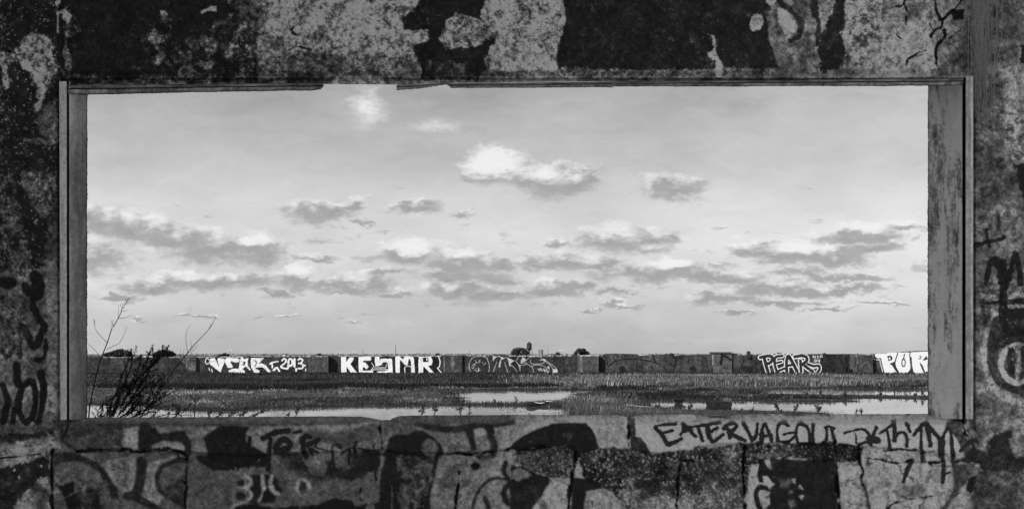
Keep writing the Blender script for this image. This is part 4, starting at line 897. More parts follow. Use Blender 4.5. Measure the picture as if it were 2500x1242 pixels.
for k_, x0 in enumerate(np.arange(130, 2400, 46.5)):
    D.poly([(x0, 850), (x0 + 46, 850), (x0 + 46, 930), (x0, 930)], dk(float([44, 84, 60, 96, 52, 74, 40, 88][(k_ * 5) % 8])), .6, 0, .38)
for x0 in np.arange(150, 2400, 23): D.stroke([(x0, 866), (x0 + 1, 910)], .8, dk(52), 1, 1, .35)

def S(lst, default_r=1.0):
    M = np.zeros(X2.shape)
    for it in lst:
        pts = it[0]; r = it[1] if len(it) > 1 else default_r
        p = catmull(pts) if len(pts) > 2 else pts
        sl = D.box(p, r + 3); M[sl] = np.maximum(M[sl], sstep(-.35, .35, r - D._segs(X2[sl], Y2[sl], p) + .5 * D.fx[sl]))
    return M
def PL(lst):
    M = np.zeros(X2.shape)
    for pts in lst:
        sl = D.box(pts, 3); M[sl] = np.maximum(M[sl], sstep(-.4, .4, D.sdf_poly(X2[sl], Y2[sl], pts) + .5 * D.fx[sl]))
    return M
def EL(cx, cy, rx, ry, a0=0, a1=360): return [(cx + rx * math.cos(math.radians(a)), cy + ry * math.sin(math.radians(a))) for a in np.linspace(a0, a1, 16)]
G = {}
# VEAR 2013
v = PL([[(513, 875), (524, 873), (534, 893), (531, 876), (534, 873), (548, 875), (549, 882), (541, 900), (539, 908), (531, 903), (513, 889), (511, 882)],
        [(550, 876), (553, 873), (580, 874), (585, 877), (584, 883), (575, 884), (563, 881), (563, 885), (569, 895), (566, 897), (556, 897), (550, 885)],
        [(588, 872), (592, 871), (596, 876), (607, 873), (605, 880), (604, 890), (613, 903), (609, 903), (600, 893), (592, 900), (597, 905), (597, 911), (585, 911), (583, 900), (585, 885)],
        [(613, 873), (644, 873), (640, 878), (630, 888), (637, 886), (648, 890), (660, 905), (662, 911), (658, 912), (650, 903), (640, 895), (628, 896), (622, 898), (635, 905), (632, 909), (620, 909), (618, 903), (614, 898), (612, 885)],
        [(557, 904), (570, 899), (583, 900), (598, 906), (597, 911), (560, 910)]])
v = np.maximum(v, S([(EL(506, 881, 4.5, 7, 40, 330), 1.0), ([(659, 888), (664, 884), (679, 882)], 1.7), ([(664, 886), (665, 897)], 1.7), ([(668, 903), (676, 897), (682, 905)], 2.2),
      ([(689, 879), (693, 875), (698, 877), (697, 884), (686, 895), (702, 899), (703, 890)], 2.0), (EL(709, 884, 5, 8.5), 2.3), ([(719, 876), (719, 894)], 2.6), ([(728, 878), (733, 875), (739, 878), (735, 885), (729, 886)], 1.8), ([(730, 886), (739, 889), (738, 898), (728, 899)], 1.8), ([(723, 899), (723, 905)], 1.8), ([(743, 891), (745, 892)], 1.8), ([(747, 899), (746, 905)], 1.0), ([(510, 898), (512, 904)], .8), ([(517, 900), (518, 908)], .8)]))
v = np.clip(v - PL([[(594, 882), (599, 882), (599, 890), (594, 893)]]) - S([([(622, 880), (627, 884), (622, 894)], 1.1), ([(608, 874), (606, 886), (613, 900)], 1.3), ([(527, 874), (535, 894)], .9), ([(549, 884), (544, 908)], 1.0), (EL(709, 884, 1.2, 4), 0.9)]), 0, 1)
G['VEAR 2013'] = (v, 215 + 130 * fbm(X2 + Y2, (Y2 - .3 * X2) * 2.2, 7, 4, 4) + 60 * fs, "white bubble letters VEAR 2013")
k = PL([[(833, 871), (845, 871), (845, 884), (853, 872), (863, 872), (862, 879), (855, 888), (873, 911), (858, 912), (846, 893), (846, 909), (833, 909)],
        [(875, 870), (906, 870), (906, 879), (886, 880), (886, 885), (892, 884), (900, 894), (895, 901), (886, 893), (886, 905), (892, 904), (910, 904), (913, 912), (876, 912)],
        [(915, 870), (926, 870), (927, 882), (930, 875), (957, 875), (959, 912), (921, 912), (920, 906), (940, 905), (948, 902), (947, 884), (935, 883), (930, 891), (917, 894), (915, 880)],
        [(965, 870), (976, 870), (984, 877), (988, 870), (1005, 870), (1010, 872), (1013, 911), (1006, 911), (1003, 880), (998, 874), (995, 891), (988, 890), (976, 876), (976, 911), (966, 911)],
        [(1022, 870), (1052, 870), (1056, 880), (1054, 890), (1045, 893), (1062, 912), (1052, 912), (1037, 896), (1033, 893), (1033, 911), (1022, 911)]])
k = np.clip(k - PL([[(1032, 872), (1045, 871), (1047, 882), (1043, 884), (1033, 884)]]), 0, 1)
k = np.maximum(k, S([([(907, 885), (913, 894)], .6), ([(913, 894), (906, 902)], .6), ([(906, 902), (948, 901)], .6), ([(946, 886), (941, 897)], .6), ([(941, 897), (914, 897)], .6), ([(989, 911), (989, 895), (1003, 895), (1004, 911)], .7),
      ([(1070, 868), (1074, 880), (1073, 893), (1068, 898)], 1.0), ([(1068, 898), (1078, 910)], .9), ([(1042, 873), (1042, 880)], .8)]))
D.apply((slice(None), slice(None)), PL([[(828, 868), (1074, 868), (1072, 895), (1066, 912), (830, 912)]]), dk(30), .9, 0)
G['KEYMR'] = (k, 222 + 110 * fm + 120 * fs, "big blocky white letters KEYMR")
# outline piece
oo = S([([(1149, 907), (1145, 895), (1148, 880), (1158, 871), (1172, 869), (1186, 872), (1192, 882), (1195, 895), (1193, 907)], .5), ([(1190, 873), (1194, 867), (1200, 866), (1206, 868)], .45), ([(1203, 881), (1210, 872), (1218, 869), (1223, 873), (1222, 885), (1220, 896)], .45),
        ([(1213, 882), (1204, 908)], .5), ([(1225, 877), (1231, 874), (1239, 873), (1244, 892)], .5), ([(1232, 884), (1241, 912)], .5), ([(1244, 892), (1250, 883), (1258, 880), (1262, 886)], .45), ([(1244, 892), (1252, 893), (1260, 903), (1263, 914)], .5),
        ([(1261, 879), (1265, 871), (1271, 869), (1276, 872), (1272, 879)], .45), ([(1262, 884), (1268, 894), (1270, 905)], .45), ([(1271, 891), (1285, 889), (1284, 885), (1272, 886)], .45), ([(1285, 880), (1292, 872), (1308, 869.5), (1320, 871), (1324, 877)], .5),
        ([(1297, 877), (1295, 884), (1303, 888), (1322, 887), (1330, 883), (1328, 879), (1318, 878)], .5), ([(1330, 878), (1345, 888), (1356, 897), (1361, 905), (1358, 911)], .5), ([(1333, 883), (1345, 892), (1350, 903), (1349, 912)], .5),
        ([(1297, 894), (1310, 890), (1325, 892), (1337, 900)], .5), ([(1286, 888), (1297, 894), (1302, 902), (1302, 909)], .45), ([(1313, 899), (1318, 904), (1320, 898), (1324, 905), (1328, 899), (1330, 907), (1334, 901), (1337, 910), (1340, 904)], .8),
        ([(1161, 898), (1163, 906), (1167, 906), (1168, 897)], .45), ([(1169, 906), (1169, 898)], .5), ([(1159, 903), (1159.5, 903)], .8), ([(1172, 903), (1172.5, 903)], .8),
        ([(1153, 893), (1158, 887), (1155, 899), (1150, 894)], .4), ([(1160, 878), (1166, 886), (1172, 877), (1170, 888)], .4), ([(1176, 882), (1182, 890), (1186, 884)], .4), ([(1162, 882), (1160, 892)], .4)])
oo = np.maximum(oo, PL([[(1203, 867), (1213, 870), (1203, 881)], [(1223, 870), (1231, 873), (1223, 877)], [(1219, 884), (1223, 876), (1222, 897), (1217, 895)], [(1240, 873), (1257, 880), (1247, 884), (1244, 890)],
                        [(1272, 878), (1277, 871), (1284, 876), (1283, 881), (1271, 886)], [(1264, 887), (1271, 892), (1270, 901)], [(1350, 900), (1359, 900), (1361, 908), (1350, 912)], [(1335, 895), (1341, 893), (1342, 902)], [(1322, 874), (1331, 876), (1334, 882), (1326, 880)]]) * .8)
G['outline piece'] = (oo, 170 + 60 * fm + 60 * fs, "thin pale outlines of rounded bubble letters with a small scribble at the right")
D.apply((slice(None), slice(None)), PL([EL(1170, 893, 24, 22), [(1192, 870), (1240, 870), (1262, 905), (1200, 908)], [(1262, 880), (1300, 870), (1330, 878), (1355, 905), (1265, 905)]]), 62 + 20 * fs, .6, 0)
# dark line piece on paler concrete
dl = [([(1487, 893), (1495, 885), (1520, 877), (1560, 877), (1600, 885), (1628, 902)], 1.1), ([(1478, 868), (1484, 893)], 1.0), ([(1497, 869), (1500, 880), (1488, 893)], .8), ([(1593, 867), (1600, 883)], 1.4), ([(1640, 866), (1648, 874), (1650, 886), (1645, 902)], 1.8),
      ([(1650, 872), (1660, 868), (1680, 867)], .9), ([(1708, 867), (1722, 874), (1728, 895)], 1.0), ([(1682, 876), (1680, 887)], 1.3), ([(1636, 887), (1644, 892), (1652, 888)], 1.8), ([(1812, 868), (1816, 880), (1808, 893)], .9), ([(1848, 868), (1846, 882), (1842, 894)], 1.1),
      (EL(1503, 871, 6, 7), .6), (EL(1521, 868, 5, 4), .5), ([(1546, 883), (1550, 892), (1556, 884)], .6), (EL(1566, 895, 5, 3.6), .9), ([(1590, 894), (1594, 902)], 1.6), ([(1700, 878), (1716, 882)], .5)]
G['dark piece'] = (np.maximum(S(dl), PL([[(1510, 899), (1516, 892), (1524, 893), (1530, 908), (1514, 908)], [(1682, 900), (1688, 894), (1696, 895), (1702, 903), (1690, 905)]])), 20 + 10 * fs, "thin black arcs of a faded bubble piece on the palest stretch")
# PEAR
pl = [([(1856, 872), (1870, 869), (1882, 869), (1886, 876), (1880, 885), (1872, 887)], 4.0), ([(1866, 874), (1870, 890), (1875, 907)], 4.2), ([(1910, 868), (1894, 871), (1891, 886), (1896, 906)], 3.4), ([(1894, 886), (1908, 882)], 2.8), ([(1898, 906), (1914, 899)], 3.2),
      ([(1923, 869), (1920, 885), (1921, 906)], 4.0), ([(1926, 869), (1936, 886), (1946, 906)], 4.2), ([(1922, 892), (1936, 890)], 3.4), ([(1940, 870), (1958, 868), (1968, 871), (1970, 879), (1962, 887)], 4.0), ([(1954, 880), (1956, 906)], 3.8), ([(1960, 888), (1972, 898), (1984, 906)], 4.0), ([(1972, 888), (1986, 893), (1998, 892), (2001, 900), (1996, 908)], 3.4)]
dark = S(pl); wide = S([(p, r + 1.9) for p, r in pl]); low = PL([[(1868, 896), (1905, 902), (1950, 900), (1996, 906), (1990, 912), (1960, 910), (1930, 912), (1870, 912)]]) * 0
pw = np.clip(wide - dark, 0, 1)
pw = np.maximum(pw, S([([(1985, 874), (1986, 867), (1990, 873), (1992, 867)], .5), ([(1999, 868), (1995, 869), (1998, 872), (1994, 874)], .5), ([(2008, 867), (2003, 868), (2002, 875)], .5), ([(2002, 871), (2009, 871)], .5), (EL(1991, 880, 2.6, 3), .6), (EL(1999, 879, 2.2, 2), .6), ([(2001, 880), (2000, 885)], .6)]))
D.apply((slice(None), slice(None)), dark, 52 + 16 * fs, .95, 0)
G['PEAR'] = (pw, 218 + 90 * fm + 90 * fs, "white-outlined dark bubble letters PEAR with small NSF 09")
# PUR
pu = PL([[(2137, 860), (2192, 860), (2188, 880), (2172, 887), (2178, 895), (2184, 905), (2176, 911), (2160, 910), (2152, 882), (2150, 874), (2140, 873), (2136, 868)],
         [(2192, 860), (2222, 860), (2224, 890), (2221, 903), (2213, 911), (2196, 910), (2186, 897), (2185, 884)], [(2224, 859), (2262, 858), (2300, 862), (2300, 905), (2278, 912), (2262, 905), (2256, 912), (2232, 911), (2226, 890), (2220, 873)]])
pu = np.clip(pu - PL([[(2166, 868), (2175, 867), (2180, 873), (2177, 879), (2169, 881)], [(2243, 868), (2250, 868), (2248, 876), (2242, 877)], [(2220, 870), (2226, 871), (2227, 890), (2231, 912), (2219, 912), (2223, 900)], [(2244, 883), (2252, 890), (2260, 911), (2256, 911), (2250, 899)], [(2262, 868), (2266, 876), (2258, 879), (2252, 879)]])
     - S([(EL(2206, 885, 4.2, 9), 1.4), ([(2208, 864), (2206, 878)], 1.6), ([(2192, 862), (2186, 880), (2186, 893), (2193, 907)], 1.5), ([(2150, 874), (2152, 884), (2158, 908)], 1.2), ([(2176, 887), (2186, 905)], 1.2), ([(2222, 860), (2221, 870)], 1.4)]), 0, 1)
pu = np.maximum(pu, S([([(2130, 862), (2132, 872), (2136, 877), (2147, 877)], .7), ([(2148, 878), (2150, 888), (2155, 907)], .7), (EL(2172, 874.5, 1.6, 2), .8), (EL(2245, 872, 1.4, 1.4), .7), (EL(2206, 884, 1.8, 5), .7), ([(2176, 890), (2186, 905), (2191, 911)], .7), ([(2186, 905), (2180, 911)], .7)]))
G['PUR'] = (pu, 246 + 24 * fm + 20 * fs, "bright solid white bubble letters PUR beside the right end")

# panels on the projecting piers
pier_px = [(436, 480, 8), (755, 803, 22), (1083, 1128, 7), (1412, 1458, 20), (1741, 1786, 5), (2078, 2125, 15)]
m_ = (slice(None), slice(None))
D.apply(m_, PL([[(755, 860), (803, 860), (803, 925), (755, 925)]]), dk(84), .9, 0)
D.apply(m_, PL([[(1083, 860), (1128, 860), (1128, 925), (1083, 925)]]), dk(80), .9, 0)
D.apply(m_, PL([[(1412, 860), (1458, 860), (1458, 925), (1412, 925)]]), dk(96), .9, 0)
D.apply(m_, PL([[(1741, 850), (1786, 850), (1786, 925), (1741, 925)]]), dk(104), .9, 0)
D.apply(m_, PL([[(2078, 860), (2125, 860), (2125, 925), (2078, 925)]]), dk(84), .9, 0)
D.apply(m_, PL([[(1099, 885), (1109, 885), (1108, 895), (1104, 904), (1100, 893)]]), dk(150), .7, 0)
D.apply(m_, S([(EL(1104, 873, 2.2, 3), .6), (EL(1104, 881, 3, 3), .6), ([(1084, 868), (1084, 905)], 1.0), ([(756, 868), (756, 910)], .7), ([(790, 895), (794, 885)], .8), ([(764, 872), (768, 873)], 1.2)]), dk(150), .8, 0)
rip = S([([(436, 870), (436, 905)], .6), ([(443, 880), (443, 873), (447, 874), (445, 878), (448, 882)], .6), ([(450, 874), (450, 884), (455, 884), (455, 874)], .6), ([(459, 882), (459, 874), (463, 876), (459, 879)], .6), ([(457, 886), (457, 900)], .7), ([(463, 888), (457, 893), (463, 899)], .6), (EL(472, 889, 3, 4), .6), (EL(466, 900, 3.4, 4), .6), (EL(474, 898, 3, 4), .6)])
D.apply(m_, rip, dk(150), .85, 0)
csc = S([(EL(1425, 873, 4, 4, 30, 330), .6), ([(1435, 869), (1440, 873), (1434, 877)], .6), (EL(1449, 872, 3.6, 4, 30, 300), .6), ([(1434, 880), (1438, 880)], .5), ([(1436, 880), (1436, 885)], .5), ([(1420, 888), (1428, 888), (1425, 896), (1419, 895)], .6), ([(1432, 888), (1432, 897), (1437, 897)], .6), ([(1446, 898), (1446, 888), (1451, 889), (1447, 893)], .6), ([(1421, 902), (1428, 904), (1422, 909)], 1.0), (EL(1434, 906, 3, 3), .8), ([(1441, 903), (1443, 909), (1449, 907)], .9)])
D.apply(m_, csc, 28 + 8 * fs, .85, 0)
D.apply(m_, PL([[(1412, 866), (1419, 866), (1420, 915), (1410, 915)]]), dk(140), .6, 0)
D.apply(m_, S([([(1762, 858), (1761, 874), (1758, 888)], 3.2), ([(1764, 868), (1775, 872), (1783, 878)], 2.2)]), 22, .95, 0)
D.apply(m_, S([([(1740, 866), (1740, 890)], 1.8)]), dk(170), .8, 0)
D.apply(m_, S([([(2080, 868), (2086, 868), (2086, 905)], 1.0), ([(2082, 900), (2086, 890), (2088, 880)], 1.2), ([(2096, 895), (2104, 886), (2112, 882), (2118, 898)], .9), ([(2076, 866), (2076, 905)], 1)]), dk(150), .7, 0)

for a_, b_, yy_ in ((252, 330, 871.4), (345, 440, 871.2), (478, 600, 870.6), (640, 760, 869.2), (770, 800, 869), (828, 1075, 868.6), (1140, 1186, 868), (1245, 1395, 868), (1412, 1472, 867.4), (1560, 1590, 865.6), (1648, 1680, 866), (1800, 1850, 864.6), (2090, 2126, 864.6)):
    D.stroke([(a_, yy_), ((a_ + b_) / 2, yy_), (b_, yy_)], .8, 210, .5, 1.0, .9)  # pale worn line along the top, with the sunlit edge painted in
for k_ in range(70):
    xx_ = rng.uniform(200, 2260); yy_ = rng.uniform(870, 905); D.ell(xx_, yy_, rng.uniform(1, 7), rng.uniform(1, 5), dk(float(rng.choice([30, 40, 96, 110]))), 1.5, 2, .55)
# crumbled top line of the wall
topx = [120, 215, 262, 480, 500, 640, 760, 850, 1060, 1188, 1197, 1205, 1232, 1238, 1260, 1400, 1412, 1472, 1477, 1500, 1540, 1560, 1640, 1650, 1728, 1741, 1786, 1795, 1850, 2060, 2125, 2160, 2168, 2225, 2228, 2262, 2420]
topy = [870, 870, 871, 871, 870, 869, 868.5, 868, 867.5, 867, 864.5, 863.5, 864, 867, 867.5, 866.5, 866.5, 866.5, 863, 862.5, 863.5, 865, 865, 866, 864.5, 862, 861, 862, 864, 863.5, 863, 863, 860.5, 857, 856.5, 856, 856]
cx2 = D.X[0]
tl = np.interp(cx2, topx, topy) + .9 * fbm(cx2, cx2 * 0 + 4, 9, 4, 3)
keep2 = ~((Y2[:-1, :-1] < tl[None, :-1]) | (Y2[:-1, 1:] < tl[None, 1:]))
PYw = Y2.copy()
for j in range(D.nx):
    r0 = np.searchsorted(Y2[:, j], tl[j]); PYw[r0, j] = tl[j]
farw = empty("perimeter_wall", (10, YF, 0.0))
tag(farw, "long low grey concrete wall with big white graffiti letters standing across the flooded ground", "wall")
m_far = mat("far_concrete", attr=True, rough=.9, nscale=1.5, namp=.3, bump=.0, spec=.2)
m_farp = mat("far_paint", attr=True, rough=.7, nscale=1.2, namp=.08, spec=.2)
def plane_pts(Yd): return np.stack([(D.X - CX) / F * Yd, np.zeros_like(D.X) + Yd, EYE - (PYw - CY) / F * Yd], -1).reshape(-1, 3)
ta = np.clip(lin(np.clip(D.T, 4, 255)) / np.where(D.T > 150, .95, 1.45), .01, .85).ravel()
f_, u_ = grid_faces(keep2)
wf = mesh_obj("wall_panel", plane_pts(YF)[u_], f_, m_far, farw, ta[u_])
for nm, (M, tn, lb) in G.items():
    kq = keep2 & ((M[:-1, :-1] + M[1:, :-1] + M[1:, 1:] + M[:-1, 1:]) / 4 > .45)
    f2, u2 = grid_faces(kq)
    o = mesh_obj("graffiti_lettering", plane_pts(YF - 0.012)[u2], f2, m_farp, wf, albf(tn).ravel()[u2]); o['label'] = lb
# wall thickness: coping strip and back
n = D.nx; a = plane_pts(YF).reshape(D.ny, D.nx, 3)
topv = np.stack([(cx2 - CX) / F * YF, np.full(n, YF), EYE - (tl - CY) / F * YF], -1)
backv = topv.copy(); backv[:, 1] += 0.45
botv = backv.copy(); botv[:, 2] = -0.5
Vc = np.concatenate([topv, backv, botv]); i = np.arange(n - 1)
fc = np.concatenate([np.stack([i, i + 1, n + i + 1, n + i], 1), np.stack([n + i, n + i + 1, 2 * n + i + 1, 2 * n + i], 1)]).astype(np.int32)
tc_ = np.concatenate([np.clip(.30 + 1.2 * fbm(cx2, cx2 * 0 + 8, 20, 4, 9), .08, .75)] * 2 + [np.full(n, .1)])  # top face made paler: its sunlit look is put into the tone
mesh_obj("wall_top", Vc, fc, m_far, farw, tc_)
v_, ff_ = boxes([(-75, (121 - CX) / F * YF, YF, YF + .45, -.5, 2.2), ((2419 - CX) / F * YF, 110, YF, YF + .45, -.5, 2.7)])
mesh_obj("wall_end", v_, ff_, mat("far_concrete_plain", base=.085, nscale=.8, namp=.4), farw)
for (x0, x1, sh) in pier_px:
    dep = sh * (YF / F) / 1.3; Yd = YF - dep
    cm = (cx2 >= x0) & (cx2 <= x1); js = np.where(cm)[0]; j0, j1 = js[0], js[-1]
    sub = np.zeros_like(keep2); sub[:, j0:j1] = keep2[:, j0:j1]
    rr0 = (Y2[:-1, :-1] > 800)
    f2, u2 = grid_faces(sub & rr0)
    pv = np.stack([(D.X - CX) / F * YF, np.zeros_like(D.X) + Yd, EYE - (PYw - CY) / F * YF], -1).reshape(-1, 3)
    vv = [tuple(q) for q in pv[u2]]; fl = [tuple(int(z) for z in q) for q in f2]; tt = list(ta[u2])
    xa, xb = (cx2[j0] - CX) / F * YF, (cx2[j1] - CX) / F * YF
    for xx, jx in ((xa, j0), (xb, j1)):
        zt = EYE - (tl[jx] - CY) / F * YF; o0 = len(vv)
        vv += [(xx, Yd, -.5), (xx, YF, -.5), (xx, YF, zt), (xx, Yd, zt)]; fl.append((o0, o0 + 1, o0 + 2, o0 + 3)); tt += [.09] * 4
    for j in range(j0, j1):
        o0 = len(vv); za = EYE - (tl[j] - CY) / F * YF; zb = EYE - (tl[j + 1] - CY) / F * YF
        xj, xk = (cx2[j] - CX) / F * YF, (cx2[j + 1] - CX) / F * YF
        vv += [(xj, Yd, za), (xk, Yd, zb), (xk, YF, zb + .003), (xj, YF, za + .003)]; fl.append((o0, o0 + 1, o0 + 2, o0 + 3)); tt += [.45] * 4  # pier tops painted pale as well, as if sunlit
    mesh_obj("pier", vv, fl, m_far, farw, tt)
# raised broken block on the pier right of centre and stub on the wall top
def slab(px0, px1, pyt, pyb, Yd, dep, jitter=.03):
    x0, x1 = (px0 - CX) / F * Yd, (px1 - CX) / F * Yd; zt = EYE - (pyt - CY) / F * Yd; zb = EYE - (pyb - CY) / F * Yd
    return (x0, x1, Yd - .02, Yd + dep, zb, zt)
v_, ff_ = boxes([slab(1737, 1786, 858.8, 862.5, YF - .3, .9)]); mesh_obj("broken_coping", v_, ff_, mat("dark_coping", base=.06, nscale=3, namp=.5), farw)
v_, ff_ = boxes([slab(1825, 1832, 857.5, 874, YF - .25, .3), slab(1826.5, 1830.5, 856.5, 857.5, YF - .2, .2)]); mesh_obj("pipe_stub", v_, ff_, mat("rusty_metal", base=.03), farw)
v_, ff_ = boxes([slab(2228, 2262, 856.5, 857.5, YF - .1, .6)])
# ------------------------------------------------------------------ ground, standing water, grass
def g2w(px, py):
    Yw = EYE * F / max(py - CY, 1.0); return ((px - CX) / F * Yw, Yw)
WATER = [
    [(60, 986), (345, 987.5), (420, 1001), (520, 1004), (640, 998), (700, 994), (850, 992), (980, 990), (1100, 990.5), (1290, 991.5), (1362, 1000), (1395, 1022), (1460, 1100), (-400, 1100), (-600, 1000)],
    [(1122, 956), (1180, 952.5), (1300, 951), (1460, 952), (1500, 956), (1425, 962), (1396, 972), (1320, 981), (1290, 984), (1140, 982.5), (1118, 968)],
    [(1560, 984), (1600, 977), (1735, 976), (1860, 977.5), (2000, 980.5), (2095, 980), (2015, 975), (2100, 971.5), (2300, 973.5), (2500, 974), (2900, 1060), (2200, 1060), (2040, 1018), (1990, 1011), (1900, 1006), (1800, 1003), (1740, 1003), (1650, 1000), (1590, 992)],
    [(1850, 955), (1880, 950), (2040, 948), (2300, 950.5), (2600, 951), (2600, 966), (2280, 967.5), (2130, 964.5), (2000, 964), (1920, 963)],
]
WW = [[g2w(*p) for p in w] for w in WATER]
x0g, x1g, y0g, y1g, st = -58.0, 88.0, 4.75, 126.0, 0.18
gx = np.arange(x0g, x1g, st); gy = np.arange(y0g, y1g, st)
GX, GY = np.meshgrid(gx, gy)
def in_sdf(x, y):
    out = np.full(x.shape, -1e9)
    for w in WW:
        p = np.array(w); q = w + [w[0]]
        d = np.full(x.shape, 1e9); ins = np.zeros(x.shape, bool)
        for (ax, ay), (bx, by) in zip(q[:-1], q[1:]):
            vx, vy = bx - ax, by - ay; l2 = vx * vx + vy * vy + 1e-9
            t = np.clip(((x - ax) * vx + (y - ay) * vy) / l2, 0, 1)
            d = np.minimum(d, np.hypot(x - ax - t * vx, y - ay - t * vy))
            if ay != by: ins ^= ((ay > y) != (by > y)) & (x < (bx - ax) * (y - ay) / (by - ay) + ax)
        out = np.maximum(out, np.where(ins, d, -d))
    return out
GS = in_sdf(GX, GY)
gn1 = fbm(GX, GY, 9, 5, 3); gn2 = fbm(GX, GY * .6, 2.2, 4, 7); gn3 = fbm(GX, GY, .6, 3, 5)
gn4 = fbm(GX * .35, GY * 1.6, 2.4, 5, 14, .7)
shore = GS + 2.0 * gn1 * sstep(-8, 0, GS) + 1.6 * gn2 + .5 * gn3 + (1.4 + 1.4 * sstep(42, 48, GY)) * gn4 * np.exp(-(GS / 3.0) ** 2)
GZ = np.where(shore > 0, -np.minimum(shore * .25, .25), np.minimum(-shore * .10, .09)) + .03 * gn2 * (shore < 0) + .05 * gn3 * (shore < -.3)
GZ = np.where(shore < -.3, np.maximum(GZ, .012), GZ)
GZ = GZ * (1 - .7 * sstep(96, 110, GY) * (shore < 0))
ground_t = np.clip(.020 + .03 * gn1 + .05 * gn2 + .13 * fbm(GX, GY, .45, 3, 9) + .12 * fbm(GX * .5, GY * 1.4, 6, 5, 12, .7), .006, .16)
ground_t = np.where((shore > -.5), .008, ground_t)
m_mud = mat("mud_ground", attr=True, rough=.85, nscale=3.2, namp=.7, bump=.8, bscale=5, bdist=.05, spec=.3)
kp = np.ones((GX.shape[0] - 1, GX.shape[1] - 1), bool)
f_, u_ = grid_faces(kp); f_ = f_[:, ::-1]
gobj = mesh_obj("ground", np.stack([GX, GY, GZ], -1).reshape(-1, 3)[u_], f_, m_mud, None, ground_t.ravel()[u_], smooth=True); tag(gobj, kind='structure')
# outer land to the horizon
m_land = mat("dry_land", base=.10, rough=.95, nscale=.05, namp=.5)
Vl = [(-4000, -400, -.02), (-4000, 8000, -.02), (x0g, 8000, -.02), (x0g, -400, -.02), (x1g - .2, -400, -.02), (x1g - .2, 8000, -.02), (4500, 8000, -.02), (4500, -400, -.02), (x0g, y1g - .3, .02), (x1g - .2, y1g - .3, .02), (x0g, y0g + .1, -.02), (x1g - .2, y0g + .1, -.02)]
Fl = [(0, 3, 2, 1), (4, 7, 6, 5), (8, 9, 5, 2), (3, 4, 11, 10)]
o = mesh_obj("terrain", Vl, Fl, m_land); tag(o, kind='structure')
# water
mw = bpy.data.materials.new("still_water"); mw.use_nodes = True
b_ = mw.node_tree.nodes['Principled BSDF']; b_.inputs['Base Color'].default_value = (.10, .10, .10, 1); b_.inputs['Roughness'].default_value = .03; b_.inputs['IOR'].default_value = 1.33
b_.inputs['Specular IOR Level'].default_value = 1.0
N_ = mw.node_tree.nodes; L_ = mw.node_tree.links
tcw = N_.new('ShaderNodeTexCoord'); mpw = N_.new('ShaderNodeMapping'); mpw.inputs['Scale'].default_value = (1, .45, 1); L_.new(tcw.outputs['Object'], mpw.inputs[0])
nw = N_.new('ShaderNodeTexNoise'); nw.inputs['Scale'].default_value = 1.6; nw.inputs['Detail'].default_value = 4; L_.new(mpw.outputs[0], nw.inputs['Vector'])
bw_ = N_.new('ShaderNodeBump'); bw_.inputs['Strength'].default_value = .06; bw_.inputs['Distance'].default_value = .05; L_.new(nw.outputs['Fac'], bw_.inputs['Height']); L_.new(bw_.outputs[0], b_.inputs['Normal'])
o = mesh_obj("water", [(x0g + .5, 5, 0), (x1g - .5, 5, 0), (x1g - .5, 100, 0), (x0g + .5, 100, 0)], [(0, 1, 2, 3)], mw); tag(o, kind='structure')

def lookup(arr, x, y):
    i = np.clip(((y - y0g) / st).astype(int), 0, len(gy) - 1); j = np.clip(((x - x0g) / st).astype(int), 0, len(gx) - 1); return arr[i, j]
gr = np.random.default_rng(11)
def scatter(n, pxr, pyr, dens, power=1.0):
    """points on the ground, thinned by dens(px,py); spread falls off with distance"""
    pr = gr.uniform(pyr[0], pyr[1], n); x_ = gr.uniform(pxr[0], pxr[1], n)
    Yw = EYE * F / (pr - CY); xw = (x_ - CX) / F * Yw
    ok = gr.random(n) < dens(x_, pr)
    return xw[ok], Yw[ok], x_[ok], pr[ok]
def blades(xw, yw, zw, h, w, lean, tone):
    """one thin leaning triangle-pair per stem"""
    n = len(xw); ang = gr.uniform(-.9, .9, n); dx = np.cos(ang) * w / 2; dy = np.sin(ang) * w / 2
    lx = gr.normal(0, 1, n) * lean * h + .10 * h; ly = gr.normal(0, 1, n) * lean * h
    V = np.zeros((n, 5, 3)); 
    V[:, 0] = np.stack([xw - dx, yw - dy, zw - .03], -1); V[:, 1] = np.stack([xw + dx, yw + dy, zw - .03], -1)
    V[:, 2] = np.stack([xw + dx * .8 + lx * .4, yw + dy * .8 + ly * .4, zw + h * .6], -1); V[:, 3] = np.stack([xw - dx * .8 + lx * .4, yw - dy * .8 + ly * .4, zw + h * .6], -1)
    V[:, 4] = np.stack([xw + lx, yw + ly, zw + h], -1)
    b = np.arange(n)[:, None] * 5
    f3 = np.concatenate([b + np.array([[0, 1, 2]]), b + np.array([[0, 2, 3]]), b + np.array([[3, 2, 4]])])
    return V.reshape(-1, 3), f3.astype(np.int32), np.repeat(tone, 5)
m_grass = mat("grass_blades", attr=True, rough=.8, nscale=3, namp=.2, spec=.2)
